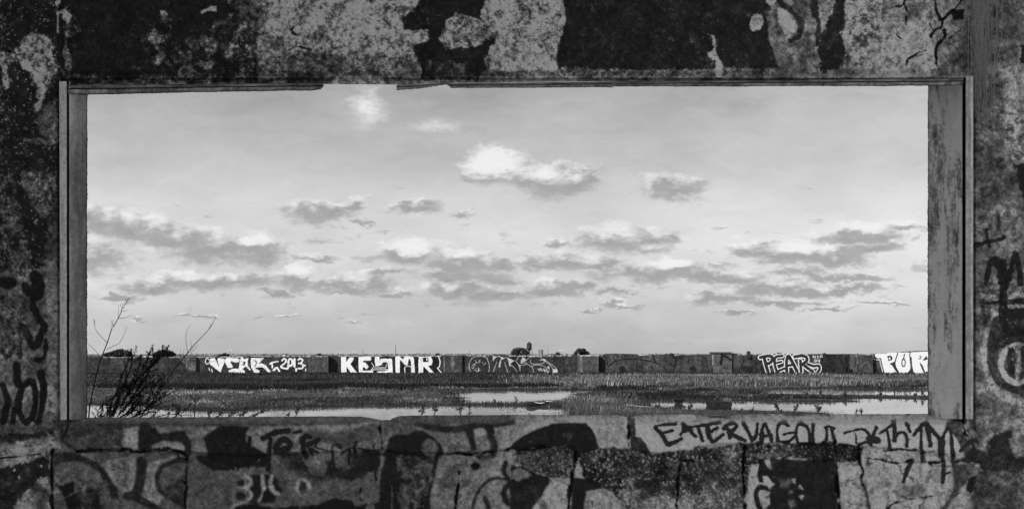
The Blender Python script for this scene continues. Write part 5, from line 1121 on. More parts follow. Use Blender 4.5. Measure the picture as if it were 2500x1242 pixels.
def grass(name, n, pxr, pyr, dens, h, w, tone, label, lean=.22, wet=False):
    xw, yw, px, py = scatter(n, pxr, pyr, dens)
    s = lookup(shore, xw, yw); ok = (s < (.6 if wet else -.25)) & (yw < YF - .3)
    xw, yw, px, py, s = xw[ok], yw[ok], px[ok], py[ok], s[ok]
    z = np.maximum(lookup(GZ, xw, yw), -.02)
    hh = gr.uniform(h[0], h[1], len(xw)) * (1 + .8 * fbm(xw, yw, 3, 3, 4)); ww = w * yw / 45 * gr.uniform(.6, 1.4, len(xw))
    tn = np.clip((tone[0] + (tone[1] - tone[0]) * gr.random(len(xw)) ** 3.0) * (1 + 2.2 * fbm(xw, yw, 4, 4, 6)), .008, .6)
    V, f3, t5 = blades(xw, yw, z, hh, ww, lean, tn)
    o = mesh_obj(name, V, f3, m_grass, None, t5); tag(o, kind='stuff'); o['label'] = label; o['category'] = 'grass'; return o
def blotch(px, py, sc=60, seed=3, lo=-.06, hi=.14): return sstep(lo, hi, fbm(px * .45, py * 7, sc, 5, seed, .65))
grass("dry_grass", 150000, (1180, 2330), (919, 946), lambda x, y: (sstep(1180, 1560, x)) * sstep(917, 925, y) * (1 - .9 * sstep(940, 947, y)) * (.35 + .65 * blotch(x, y, 50, 2)), (.18, .46), .022, (.03, .36), "band of tall pale dry grass in front of the right half of the graffitied wall", lean=.16)
grass("dark_grass", 110000, (180, 1520), (913.5, 946), lambda x, y: (1 - sstep(1250, 1520, x)) * (.25 + .75 * blotch(x, y)), (.08, .30), .022, (.008, .10), "dull dark grass at the foot of the left half of the wall")
grass("wall_foot_weeds", 26000, (180, 2330), (912.6, 917), lambda x, y: .2 + .8 * blotch(x, y, 40, 9), (.08, .34), .03, (.008, .04), "low dark weeds along the foot of the graffitied wall")
grass("short_grass", 85000, (180, 1420), (942, 1000), lambda x, y: .10 + .8 * blotch(x, y, 110, 5) * sstep(480, 760, x) * sstep(948, 960, y), (.05, .2), .013, (.008, .15), "short sparse grass and weeds on the gravel left of the pools", lean=.4)
grass("marsh_grass", 42000, (1372, 1640), (958, 1022), lambda x, y: np.exp(-((x - 1470) / 80.) ** 2) * sstep(958, 985, y) * (.1 + .9 * blotch(x, y, 26, 5, .0, .12)), (.08, .34), .010, (.02, .34), "bright clump of marsh grass between the middle and right pools", wet=True, lean=.3)
grass("bank_grass", 40000, (1380, 2080), (950, 982), lambda x, y: .12 + .5 * blotch(x, y, 60, 6), (.04, .13), .013, (.012, .14), "thin grass on the gravel bank between the right pools", lean=.4)
grass("sedge", 30000, (1480, 1800), (1000, 1034), lambda x, y: sstep(1001, 1018, y + (1600 - x) * .02) * (.3 + .7 * blotch(x, y, 25, 4)), (.05, .26), .010, (.015, .2), "fringe of wet sedge along the near edge of the right pool", wet=True, lean=.3)
grass("wet_sedge", 9000, (1780, 2060), (1012, 1036), lambda x, y: (1 - sstep(1900, 2060, x)) * .7, (.05, .2), .010, (.015, .12), "thin dark sedge standing in the right pool beside the sill", wet=True, lean=.4)
grass("reeds", 3500, (1120, 1400), (992, 1030), lambda x, y: .12 + 0 * x, (.08, .28), .008, (.04, .3), "scattered thin reeds rising from the shallow water near the sill", wet=True, lean=.35)
grass("dark_tussocks", 40000, (230, 1480), (943, 957), lambda x, y: blotch(x, y, 80, 12, -.08, .08) * (1 - sstep(952, 957, y)), (.10, .28), .03, (.004, .02), "broken dark band of tussocks across the middle of the left field", lean=.3)
grass("pale_streaks", 26000, (300, 1450), (946, 992), lambda x, y: blotch(x, y, 40, 14, .10, .2), (.05, .16), .016, (.2, .6), "thin pale streaks of dead grass across the dark left field", lean=.4)
grass("dark_scrub", 22000, (1480, 2300), (944, 978), lambda x, y: blotch(x, y, 60, 13, .02, .14), (.06, .2), .03, (.004, .02), "dark scrub patches on the right bank between the pools", lean=.3)
def edge_grass(name, n, pxr, pyr, sr, h, w, tone, label, lean=.3):
    xw, yw, px, py = scatter(n, pxr, pyr, lambda x, y: .15 + .85 * blotch(x, y, 34, 8))
    s = lookup(shore, xw, yw); ok = (s > sr[0]) & (s < sr[1]); xw, yw, px, py = xw[ok], yw[ok], px[ok], py[ok]
    z = np.maximum(lookup(GZ, xw, yw), -.03); hh = gr.uniform(h[0], h[1], len(xw)); tn = gr.uniform(tone[0], tone[1], len(xw))
    V, f3, t5 = blades(xw, yw, z, hh, w * yw / 45 * gr.uniform(.6, 1.6, len(xw)), lean, tn)
    o = mesh_obj(name, V, f3, m_grass, None, t5); tag(o, kind='stuff'); o['label'] = label; o['category'] = 'grass'
edge_grass("shore_sedge", 50000, (190, 2330), (947, 1003), (-1.0, .35), (.04, .16), .022, (.006, .03), "dark matted sedge fringing the edges of the pools", .5)
edge_grass("floating_weed", 5000, (190, 1500), (984, 1026), (.3, 3.0), (.02, .09), .03, (.006, .03), "dark scraps of weed floating on the near pool", .8)
# gravel and rubble
def stones(name, n, pxr, pyr, size, tone, label):
    xw, yw, px, py = scatter(n, pxr, pyr, lambda x, y: np.ones_like(x))
    s = lookup(shore, xw, yw); ok = (s < -.1) & (yw < YF - 1); xw, yw = xw[ok], yw[ok]; k = len(xw)
    z = lookup(GZ, xw, yw); r = gr.uniform(size[0], size[1], k) * (yw / 50); tn = gr.uniform(tone[0], tone[1], k)
    dirs = np.array([(1, 0, 0), (0, 1, 0), (-1, 0, 0), (0, -1, 0), (0, 0, .8), (0, 0, -.6)])
    V = np.stack([xw, yw, z], -1)[:, None, :] + dirs[None] * r[:, None, None] * gr.uniform(.6, 1.5, (k, 6, 1)) * np.array([1.5, 1, .7])
    b = np.arange(k)[:, None] * 6
    f3 = np.concatenate([b + np.array([q]) for q in ((0, 1, 4), (1, 2, 4), (2, 3, 4), (3, 0, 4), (1, 0, 5), (2, 1, 5), (3, 2, 5), (0, 3, 5))]).astype(np.int32)
    o = mesh_obj(name, V.reshape(-1, 3), f3, m_grass, None, np.repeat(tn, 6)); tag(o, label, 'gravel', kind='stuff')
stones("gravel", 52000, (180, 2300), (925, 1000), (.014, .042), (.006, .20), "dark and pale gravel strewn over the muddy ground")
stones("pale_rubble", 420, (180, 2300), (928, 1000), (.02, .055), (.35, .7), "small pale stones scattered on the dark ground")
# ------------------------------------------------------------------ things beyond the wall on the horizon
m_leaf = mat("foliage", attr=True, rough=.8, nscale=.8, namp=.3, spec=.1)
m_bark = mat("bark", base=.05, rough=.9, nscale=6, namp=.4)
m_darkmetal = mat("dark_metal", base=.03, rough=.6, nscale=1, namp=.5)
m_pole = mat("pole_metal", base=.14, rough=.7, nscale=2, namp=.2)
tr = np.random.default_rng(31)
def zof(py, Yd): return EYE - (py - CY) / F * Yd
def xof(px, Yd): return (px - CX) / F * Yd
def tree(px0, px1, pyt, Yd, label, nleaf=1800, lobes=9, group=None, tone=(.02, .07)):
    x0, x1, zt = xof(px0, Yd), xof(px1, Yd), zof(pyt, Yd); w = x1 - x0; cx = (x0 + x1) / 2
    r = empty("broadleaf_tree", (cx, Yd, 0)); tag(r, label, "tree", group)
    V_, F_ = [], []
    tube(V_, F_, [(cx, Yd, -.3), (cx + w * .02, Yd, zt * .3), (cx, Yd, zt * .6)], [w * .035 + .1, w * .028 + .08, w * .015], 7)
    for k in range(7):
        a = tr.uniform(-1.2, 1.2); b = tr.uniform(-1, 1)
        tube(V_, F_, [(cx, Yd, zt * tr.uniform(.2, .45)), (cx + a * w * .18, Yd + b * w * .15, zt * .6), (cx + a * w * .34, Yd + b * w * .25, zt * .82)], [w * .018, w * .012, w * .005], 5)
    mesh_obj("trunk", V_, F_, m_bark, r)
    cs = []
    for k in range(lobes):
        t = (k + .5) / lobes; xx = x0 + w * (.1 + .8 * t); arch = math.sqrt(max(0.05, 1 - (2 * t - 1) ** 2))
        rz = zt * tr.uniform(.10, .24); zc = zt * (.52 + .48 * arch * tr.uniform(.75, 1.05)) - rz * .7
        cs.append((xx, Yd + tr.normal(0, w * .12), zc, w * tr.uniform(.09, .16), w * tr.uniform(.10, .2), rz))
    for k in range(lobes // 2): cs.append((cx + tr.uniform(-.3, .3) * w, Yd + tr.normal(0, w * .15), zt * tr.uniform(.35, .6), w * .15, w * .18, zt * .2))
    n = nleaf; idx = tr.integers(0, len(cs), n); cs = np.array(cs)[idx]
    d = tr.normal(0, 1, (n, 3)); d /= np.linalg.norm(d, axis=1, keepdims=True); rad = tr.uniform(.2, 1.25, (n, 1)) ** .7
    c = cs[:, :3] + d * rad * cs[:, 3:]
    c[:, 2] = np.minimum(c[:, 2], zt)
    s = w * .022 + .10
    t1 = tr.normal(0, s, (n, 3)); t2 = tr.normal(0, s, (n, 3)); V3_ = np.stack([c - t1, c + t1, c + t2 * 1.4], 1).reshape(-1, 3)
    f3 = np.arange(n * 3).reshape(-1, 3).astype(np.int32)
    mesh_obj("crown", V3_, f3, m_leaf, r, np.repeat(tr.uniform(tone[0], tone[1], n), 3))
    return r
G1 = "trees beyond the long wall"
tree(258, 325, 855, 330, "low dark wide tree behind the wall at the far left, beside the tall bare stalk", 2600, 11, G1)
tree(372, 428, 856, 330, "dark tree behind the leafy weed, second from the left along the wall", 2200, 9, G1)
tree(532, 563, 862, 420, "small dark bush-like tree above the first graffiti letters", 900, 6, G1)
tree(772, 788, 863, 420, "tiny round tree just left of the blocky white letters", 500, 4, G1)
tree(1061, 1075, 862.5, 420, "tiny round tree above the last blocky white letter", 500, 4, G1)
tree(1246, 1292, 850.5, 400, "loose open tree beside the water tower", 1700, 9, G1, (.03, .09))
tree(1402, 1439, 851.5, 380, "dense round dark tree right of the square concrete tower", 2200, 8, G1)
tree(1353, 1370, 859.5, 420, "small loose tree beside a lamp pole right of the concrete tower", 500, 5, G1)
tree(1622, 1648, 862, 300, "low dark shrub showing above the middle of the pale wall stretch", 400, 5, G1)
tree(1893, 1912, 861, 420, "low dark shrub on the horizon above the outlined bubble letters", 400, 4, G1)
tree(2006, 2018, 861, 420, "tiny low shrub on the horizon between the two right-hand graffiti pieces", 300, 4, G1)

# water tower
Yt = 900.0; cxw = xof(1292, Yt); wt = empty("water_tower", (cxw, Yt, 0)); tag(wt, "old dark water tower with a conical roof on thin legs, rising above the wall", "water tower")
def lathe(prof, cx, cy, n=28):
    V_ = [(cx + r * math.cos(2 * math.pi * k / n), cy + r * math.sin(2 * math.pi * k / n), z) for r, z in prof for k in range(n)]
    F_ = [(i * n + k, i * n + (k + 1) % n, (i + 1) * n + (k + 1) % n, (i + 1) * n + k) for i in range(len(prof) - 1) for k in range(n)]
    return V_, F_
R_ = 6.0 * Yt / F; zb_, zt_ = zof(849, Yt), zof(839, Yt)
v_, f_ = lathe([(.05, zof(857, Yt)), (R_ * .35, zof(855.8, Yt)), (R_ * .8, zof(852.5, Yt)), (R_, zof(850, Yt)), (R_ * 1.12, zof(849.8, Yt)), (R_ * 1.12, zof(849.2, Yt)), (R_, zof(849, Yt)), (R_, zof(844, Yt)), (R_ * 1.01, zof(843.8, Yt)), (R_, zof(843.6, Yt)), (R_, zt_)], cxw, Yt); mesh_obj("tank", v_, f_, m_darkmetal, wt, smooth=False)
v_, f_ = lathe([(R_ * 1.14, zt_ - .05), (R_ * 1.14, zt_ + .1), (R_ * .5, zof(836, Yt)), (.15, zof(833.6, Yt)), (.12, zof(833.2, Yt)), (.01, zof(833, Yt))], cxw, Yt); mesh_obj("tower_roof", v_, f_, m_darkmetal, wt)
for k in range(4):
    a = math.pi / 4 + k * math.pi / 2 + .35; V_, F_ = [], []
    tube(V_, F_, [(cxw + R_ * .98 * math.cos(a), Yt + R_ * .98 * math.sin(a), zof(850, Yt)), (cxw + R_ * 1.7 * math.cos(a), Yt + R_ * 1.7 * math.sin(a), -.2)], [.20, .26], 6); mesh_obj("leg", V_, F_, m_darkmetal, wt)
V_, F_ = [], []; tube(V_, F_, [(cxw, Yt, zof(857, Yt)), (cxw, Yt, -.2)], [.42, .42], 8); mesh_obj("riser_pipe", V_, F_, m_darkmetal, wt)
V_, F_ = [], []
for zz, rr_ in ((zof(860, Yt), 1.30), (zof(866, Yt), 1.5)):
    V_, F_ = [], []
    pp = [(cxw + R_ * rr_ * math.cos(math.pi / 4 + k * math.pi / 2 + .35), Yt + R_ * rr_ * math.sin(math.pi / 4 + k * math.pi / 2 + .35), zz) for k in range(4)]
    for k in range(4): tube(V_, F_, [pp[k], pp[(k + 1) % 4]], [.09, .09], 4)
    mesh_obj("brace", V_, F_, m_darkmetal, wt)

# square concrete tower
Yb = 500.0; ut = empty("concrete_tower", (xof(1320, Yb), Yb, 0)); tag(ut, "plain square concrete tower on the horizon just right of the water tower", "tower")
xa, xb = xof(1314.5, Yb), xof(1323, Yb); zt_ = zof(853.3, Yb)
cs_, sn_ = math.cos(-.5), math.sin(-.5); hw = (xof(1326, Yb) - xa) * .40
def rotbox(cx, cy, hx, hy, z0, z1, c=cs_, s=sn_):
    return [(cx + x * c - y * s, cy + x * s + y * c, z) for z in (z0, z1) for x, y in ((-hx, -hy), (hx, -hy), (hx, hy), (-hx, hy))]
FB = [(0, 3, 2, 1), (4, 5, 6, 7), (0, 1, 5, 4), (1, 2, 6, 5), (2, 3, 7, 6), (3, 0, 4, 7)]
cxt = xof(1320, Yb)
mesh_obj("tower_wall", rotbox(cxt, Yb, hw, hw * .9, -.3, zt_ - .12), FB, mat("tower_concrete", base=.17, nscale=1, namp=.3), ut)
mesh_obj("parapet", rotbox(cxt, Yb, hw * 1.03, hw * .93, zt_ - .12, zt_ + .05), FB, m_pole, ut)

# poles and masts
def pole(px, pyt, Yd, label, head=None, r=.09, group="poles and lamp posts on the horizon"):
    x, zt = xof(px, Yd), zof(pyt, Yd); p = empty("lamp_post" if head == 'lamp' else "utility_pole", (x, Yd, 0)); tag(p, label, "lamp post" if head == 'lamp' else "pole", group)
    V_, F_ = [], []; tube(V_, F_, [(x, Yd, -.3), (x, Yd, zt)], [r * 1.3, r], 6); mesh_obj("post", V_, F_, m_pole, p)
    if head == 'lamp':
        v_, f_ = boxes([(x - 1.0 * Yd / 400, x + 1.0 * Yd / 400, Yd - .2, Yd + .2, zt, zt + .25)]); mesh_obj("lamp_head", v_, f_, mat("lamp_white", base=.75), p)
    elif head == 'cross':
        v_, f_ = boxes([(x - .9, x + .9, Yd - .08, Yd + .08, zt - .7, zt - .5)]); mesh_obj("crossarm", v_, f_, m_pole, p)
pole(561, 854.5, 400, "lamp post above the first white graffiti letters", 'lamp')
pole(864, 858, 500, "short lamp post left of the pair of poles above the blocky letters", 'lamp')
pole(885.5, 851.5, 450, "thin pole above the second blocky white letter", None, .10)
pole(966, 842, 450, "tallest bare pole on the horizon, above the blocky white letters", None, .16)
pole(988, 857, 600, "faint thin pole just right of the tallest pole", None, .07)
pole(1140.5, 860, 500, "short dark pole above the arched outline graffiti", None, .10)
pole(1147, 855, 700, "thin lattice mast beside the short dark pole above the arched outline graffiti", 'cross', .10)
pole(1338, 848, 500, "thin mast between the concrete tower and the round dark tree", None, .08)
pole(1371.5, 855.5, 400, "lamp post standing beside the small loose tree", 'lamp')
pole(482, 862, 130, "stub pole behind the wall beside the leafy weed", None, .05)
pole(945, 862.5, 130, "short dark stub standing on the horizon above the blocky letters", None, .06)
# low pale sheds far off behind the wall
def shed(px0, px1, pyt, Yd, label, base):
    x0, x1 = xof(px0, Yd), xof(px1, Yd); s = empty("low_shed", ((x0 + x1) / 2, Yd, 0)); tag(s, label, "shed", "low pale sheds on the horizon")
    v_, f_ = boxes([(x0, x1, Yd, Yd + 12, -.3, zof(pyt, Yd) - .25)]); mesh_obj("shed_wall", v_, f_, mat("shed_wall", base=base, nscale=.4), s)
    v_, f_ = boxes([(x0 - .4, x1 + .4, Yd - .4, Yd + 12.4, zof(pyt, Yd) - .25, zof(pyt, Yd))]); mesh_obj("roof", v_, f_, m_pole, s)
shed(690, 696, 863, 500, "small pale block-shaped shed on the horizon above the date in the graffiti", .6)
shed(612, 640, 865.2, 520, "long low pale shed on the horizon above the white bubble letters", .55)
shed(350, 420, 865.4, 620, "low pale shed on the horizon behind the leafy weed", .5)
# far tree line
Vt, tt_ = [], []
for k in range(9000):
    x = tr.uniform(-900, 1400); hgt = 4.2 + 3.0 * float(fbm(np.array([x]), np.array([1.0]), 120, 4, 3)[0]) ; z = tr.uniform(0, max(.6, hgt)); y = 1700 + tr.uniform(-20, 20)
    q = tr.normal(0, 1.2, (3, 3)) * np.array([1.6, .5, .5]) + np.array([x, y, z]); Vt += [tuple(v) for v in q]; tt_ += [tr.uniform(.05, .14)] * 3
o = mesh_obj("distant_woods", Vt, np.arange(len(Vt)).reshape(-1, 3).astype(np.int32), m_leaf, None, tt_); tag(o, "faint strip of far-off trees along the horizon", "woods", kind='stuff')

# ------------------------------------------------------------------ weeds outside the opening
m_weed = mat("dark_weed", base=.04, rough=.9, nscale=20, namp=.4, spec=.05)
def strand(V_, F_, pts, Yd, r0, r1, jit=0.0, n=5):
    p = catmull(pts, 4) if len(pts) > 2 else pts
    q = [P3(x, y, Yd + jit * i / max(1, len(p) - 1)) for i, (x, y) in enumerate(p)]
    tube(V_, F_, q, [r0 + (r1 - r0) * i / (len(q) - 1) for i in range(len(q))], n); return q
def weed(name, label, Yd, stems, leaf=None, group=None, cat="weed"):
    """stems: (points, r0, r1, leafiness); leaf = (length, width)"""
    r = empty(name, (P3(stems[0][0][0][0], 900, Yd)[0], Yd, 0)); tag(r, label, cat, group)
    V_, F_ = [], []; LV, LF = [], []
    for st_ in stems:
        pts, r0, r1, dens = st_; q = strand(V_, F_, pts, Yd, r0, r1, tr.uniform(-.12, .12))
        if dens:
            L = sum((Vector(q[i + 1]) - Vector(q[i])).length for i in range(len(q) - 1)); n = int(L * dens)
            for k in range(n):
                t = tr.uniform(.08, 1.0); i = min(int(t * (len(q) - 1)), len(q) - 2); f = t * (len(q) - 1) - i
                p = Vector(q[i]).lerp(Vector(q[i + 1]), f); ax = (Vector(q[i + 1]) - Vector(q[i])).normalized()
                d = (ax * .8 + Vector(tr.normal(0, .6, 3))).normalized(); ll = leaf[0] * tr.uniform(.4, 1.2) * (1.15 - .6 * t); s = d.orthogonal().normalized() * leaf[1] * tr.uniform(.6, 1.2)
                s = s.lerp(d.cross(Vector(tr.normal(0, 1, 3))).normalized() * leaf[1], .6); b = len(LV)
                m_ = p + d * ll * .5 + Vector((0, 0, -.05 * ll)); LV += [tuple(p), tuple(m_ + s), tuple(p + d * ll + Vector((0, 0, -.15 * ll))), tuple(m_ - s)]; LF.append((b, b + 1, b + 2, b + 3))
    mesh_obj("stem", V_, F_, m_weed, r)
    if LV: mesh_obj("leaves", LV, LF, m_weed, r)
    return r
YW = 6.6
def root(px, py): # continue a stem to the ground below the sill
    return (px, CY + EYE / YW * F)
weed("bare_weed_stalk", "tall bare branching stalk at the far left of the opening", YW, [
    ([(196, 1640), (208, 1200), (217, 1013), (222, 978), (232, 930), (243, 885), (262, 836), (273, 803), (288, 778), (300, 752), (308, 738), (313.5, 727)], .0065, .0016, 0),
    ([(262, 837), (248, 822), (236, 808), (231, 795), (229, 779)], .0022, .001, 0), ([(261, 853), (275, 845), (290, 838), (300, 822), (306, 808), (309.5, 796)], .0022, .001, 0),
    ([(290, 777), (300, 776), (312, 773), (324, 767)], .002, .001, 0), ([(280, 797), (274, 790), (270, 780)], .0016, .0009, 0), ([(272, 807), (273, 796), (277, 780)], .0016, .0009, 0),
    ([(288, 776), (290, 762), (289, 744)], .0016, .0009, 0), ([(292, 770), (297, 755), (300, 738)], .0016, .0009, 0), ([(299, 760), (306, 758), (312, 756)], .0015, .0008, 0), ([(306, 742), (308, 735), (306, 728)], .0015, .0008, 0), ([(308, 740), (314, 738), (318, 732)], .0014, .0008, 0),
    ([(310, 735), (316, 728), (313, 726)], .0016, .0008, 0), ([(300, 753), (294, 746), (293, 738)], .0014, .0008, 0),
    ([(245, 894), (262, 889), (285, 882), (310, 870)], .002, .001, 0), ([(248, 876), (235, 858), (216, 839)], .002, .0014, 0), ([(240, 905), (226, 895), (214, 884)], .002, .0014, 0), ([(229, 779), (231, 786), (232, 792)], .0022, .001, 0)])
weed("bare_weed_stalk", "bare stalk leaning to the right beyond the leafy weed", YW + .3, [
    ([(150, 1640), (250, 1180), (342, 1020), (372, 980), (400, 940), (432, 893), (458, 861), (475, 840), (492, 823), (506, 808), (516, 795), (528, 771)], .0060, .0014, 0),
    ([(458, 861), (456, 845), (454, 828), (456, 808), (462, 797), (465, 789)], .002, .0009, 0), ([(468, 849), (466, 838), (464, 828)], .0016, .0009, 0), ([(456, 862), (468, 858), (478, 850), (483, 842)], .0018, .0009, 0), ([(462, 856), (472, 850), (480, 840)], .0014, .0008, 0),
    ([(443, 879), (440, 866), (441, 850)], .0014, .0008, 0), ([(449, 872), (448, 860), (450, 850)], .0014, .0008, 0), ([(508, 806), (514, 792), (512, 787)], .0013, .0008, 0), ([(512, 800), (518, 790), (522, 788)], .0013, .0008, 0)])
lf = (.028, .0040)
stems = []
for tip, mid, base, dens in (((320, 852), (311, 885), (268, 1016), 420), ((322, 868), (318, 900), (278, 1016), 420), ((367, 854), (356, 885), (290, 1000), 380), ((369, 864), (366, 890), (325, 940), 300), ((412, 843), (388, 868), (305, 1000), 460), ((410, 850), (395, 866), (345, 915), 420),
                      ((414, 856), (392, 873), (330, 930), 360), ((344, 876), (336, 905), (300, 985), 300), ((346, 925), (336, 955), (285, 1018), 260), ((388, 898), (360, 915), (300, 1005), 220), ((396, 912), (360, 940), (290, 1012), 240), ((420, 940), (370, 965), (300, 1016), 260), ((402, 955), (372, 970), (300, 1020), 300),
                      ((440, 968), (380, 990), (310, 1022), 240), ((256, 985), (262, 1000), (270, 1022), 300), ((232, 995), (244, 1008), (262, 1026), 260), ((290, 940), (286, 975), (272, 1020), 420), ((310, 915), (300, 950), (275, 1016), 420), ((350, 985), (320, 1000), (280, 1024), 380), ((240, 1012), (256, 1016), (280, 1030), 300), ((390, 1004), (340, 1010), (290, 1030), 300), ((436, 950), (398, 968), (330, 1012), 340), ((428, 985), (380, 1000), (300, 1030), 340), ((405, 915), (372, 945), (318, 1008), 320), ((440, 1010), (400, 1012), (340, 1030), 300), ((222, 1006), (232, 1014), (250, 1030), 300), ((375, 930), (352, 958), (306, 1010), 340), ((330, 900), (322, 940), (290, 1012), 360), ((460, 1012), (430, 1015), (380, 1030), 240)):
    dens = int(dens * 1.05); stems.append(([(262, 1300), base, ((mid[0] + base[0]) / 2 - 4, (mid[1] + base[1]) / 2 + 4), mid, tip], .0042, .0012, dens))
stems = [((s[0][1:] if i else s[0]), s[1], s[2], s[3]) for i, s in enumerate(stems)]
stems.append(([(230, 1640), (255, 1300), (275, 1020)], .009, .006, 30))
base_st = list(stems)
for st_ in base_st:
    c_ = catmull(st_[0], 4)
    for k in range(4):
        i_ = int(len(c_) * tr.uniform(.25, .85)); bx, by = c_[i_]; sd = tr.uniform(-.1, 1.4); ln = tr.uniform(14, 40)
        stems.append(([(bx, by), (bx + sd * ln * .5, by - ln * .6), (bx + sd * ln * .8, by - ln)], .0016, .0008, 430))
weed("leafy_weed", "dense dark leafy weed leaning right just outside the left of the opening", YW + .1, stems, lf)
# weeds standing in and beside the near pool
def marsh_weed(px, pyb, h, Yd, label, slant=.0, dens=60, nb=5, lfz=(.07, .012), name="marsh_weed"):
    s = [([(px, pyb), (px + slant * h * .5 + tr.uniform(-1, 1), pyb - h * .5), (px + slant * h, pyb - h)], .020, .009, dens)]
    for k in range(nb):
        t = tr.uniform(.15, .75); sd = tr.choice([-1, 1]); s.append(([(px + slant * h * t, pyb - h * t), (px + slant * h * t + sd * h * .10, pyb - h * (t + .08)), (px + slant * h * (t + .1) + sd * h * .17, pyb - h * (t + .2))], .011, .006, dens))
    weed(name, label, Yd, s, lfz, "weeds standing at the water's edge")
def gy_(py): return EYE * F / (py - CY)
MW = [(475, 1020, 68, .02, "upright dark weed in the near pool, tallest right of the leaning stalk"), (430, 1020, 46, -.05, "dark weed at the pool edge between the leafy weed and the tallest upright weed"), (507, 1020, 22, .5, "low weed leaning right beside the tallest upright weed"),
      (530, 1022, 22, .5, "short weed in the near pool below the first graffiti letters"), (556, 1022, 26, .9, "weed slanting right above the dark painted letter on the sill"), (578, 1022, 28, 1.3, "thick slanting weed left of the arching one in the near pool"),
      (600, 1022, 24, 2.4, "long weed arching far to the right over the near pool"), (702, 1020, 14, .3, "small weed alone in the near pool left of the sill notch"), (722, 1014, 22, .5, "thin slanting weed beside the small lone one in the near pool"),
      (1030, 1016, 30, .05, "thin dark weed in the pool right of the sill notch"), (1060, 1012, 24, .2, "sprig in the pool left of the bushy sapling"), (1124, 1015, 56, -.1, "bushy dark sapling at the left end of the middle pool"),
      (1146, 1000, 14, .0, "tiny weed on the mud bar below the middle pool"), (1208, 984, 8, .0, "tiny weed on the mud bar right of centre"), (1262, 983, 14, -.3, "small dark weed on the mud bar beside the driftwood"),
      (1600, 1004, 20, .5, "slanting weed at the left of the right-hand pool"), (1655, 1002, 20, -.3, "thin weed before the dark bush in the right-hand pool"), (1680, 1004, 22, .4, "thin weed right of the dark bush in the right-hand pool"),
      (1905, 1012, 34, -.35, "dark weed leaning left in the right-hand pool"), (1935, 1012, 26, .4, "branched weed leaning right in the right-hand pool"), (1996, 1012, 34, .05, "upright ragged weed standing in the right-hand pool"), (1968, 966, 10, .2, "small weed on the mud bar before the outlined letters"),
      (2000, 966, 14, .4, "leaning stem on the mud bar under the small tag of the outlined letters"), (2064, 970, 18, .0, "bushy weed on the mud bar between the right pools"), (2090, 1009, 10, .2, "low tuft of weed in the open water at the right"), (2103, 1009, 12, .0, "small upright weed in the open water at the right"),
      (2150, 968, 12, .1, "small weed at the right end of the mud bar"), (2215, 970, 10, -.3, "little weed on the mud bar under the bright white letters"), (2236, 970, 12, .1, "little forked weed near the right jamb on the mud bar"), (2256, 970, 18, -.3, "weed beside the right jamb on the mud bar"),
      (1735, 1008, 10, .3, "small sprig left of the brick fragment"), (1815, 1010, 14, -.4, "sprig right of the brick fragment"), (1830, 1010, 16, .6, "second sprig right of the brick fragment, leaning right")]
for px, pyb, h, sl_, lb in MW:
    sc = gy_(pyb) / 36.0
    marsh_weed(px, pyb, h, gy_(pyb), lb, sl_, dens=60 if h > 20 else 50, nb=6 if h > 18 else 4, lfz=(.16 * sc, .030 * sc))
weed("dark_bush", "round dark bush at the upper edge of the right-hand pool", gy_(984), [([(1660, 984), (1658 + a, 978), (1660 + 2 * a, 972 + abs(a) * .5)], .02, .008, 180) for a in (-7, -5, -3, -1, 1, 3, 5, 7)], (.16, .03), None, "bush")

# driftwood, plank, posts
m_dw = mat("charred_wood", base=.015, rough=.9, nscale=4, namp=.5); m_pw = mat("bleached_wood", base=.6, rough=.8, nscale=5, namp=.3)
Yd = gy_(991); dwd = empty("driftwood", (xof(1310, Yd), Yd, 0)); tag(dwd, "charred log with pale splintered wood lying on the mud bar right of the middle pool", "driftwood")
V_, F_ = [], []; tube(V_, F_, [P3(1286, 986, Yd), P3(1296, 985, Yd), P3(1308, 986, Yd), P3(1318, 985.5, Yd + .3)], [.09, .11, .10, .07], 9); tube(V_, F_, [P3(1308, 985, Yd + .3), P3(1330, 982, Yd + .5), P3(1346, 981.5, Yd + .6)], [.06, .05, .03], 7); mesh_obj("log", V_, F_, m_dw, dwd)
V_, F_ = [], []; tube(V_, F_, [P3(1304, 979.5, Yd - .15), P3(1312, 983, Yd - .15), P3(1320, 983.5, Yd - .15), P3(1330, 982, Yd - .15)], [.01, .022, .028, .01], 6); mesh_obj("splinter", V_, F_, m_pw, dwd); V_, F_ = [], []; tube(V_, F_, [P3(1332, 979, Yd + .3), P3(1340, 978.5, Yd + .3), P3(1348, 979.5, Yd + .3)], [.018, .026, .012], 6); mesh_obj("splinter", V_, F_, m_pw, dwd)
Yd = gy_(996); V_, F_ = [], []
p0, p1 = Vector(P3(1528, 989, Yd + .8)), Vector(P3(1604, 997, Yd - .8)); dd = (p1 - p0); sd = Vector((-dd.y, dd.x, 0)).normalized() * .07
q = [p0 - sd, p1 - sd, p1 + sd, p0 + sd]; V_ = [tuple(a) for a in q] + [tuple(a + Vector((0, 0, .05))) for a in q]
mesh_o = mesh_obj("plank", V_, FB, m_pw); tag(mesh_o, "long pale plank lying on the bank at the left of the right-hand pool", "plank")
Yd = gy_(1000); 
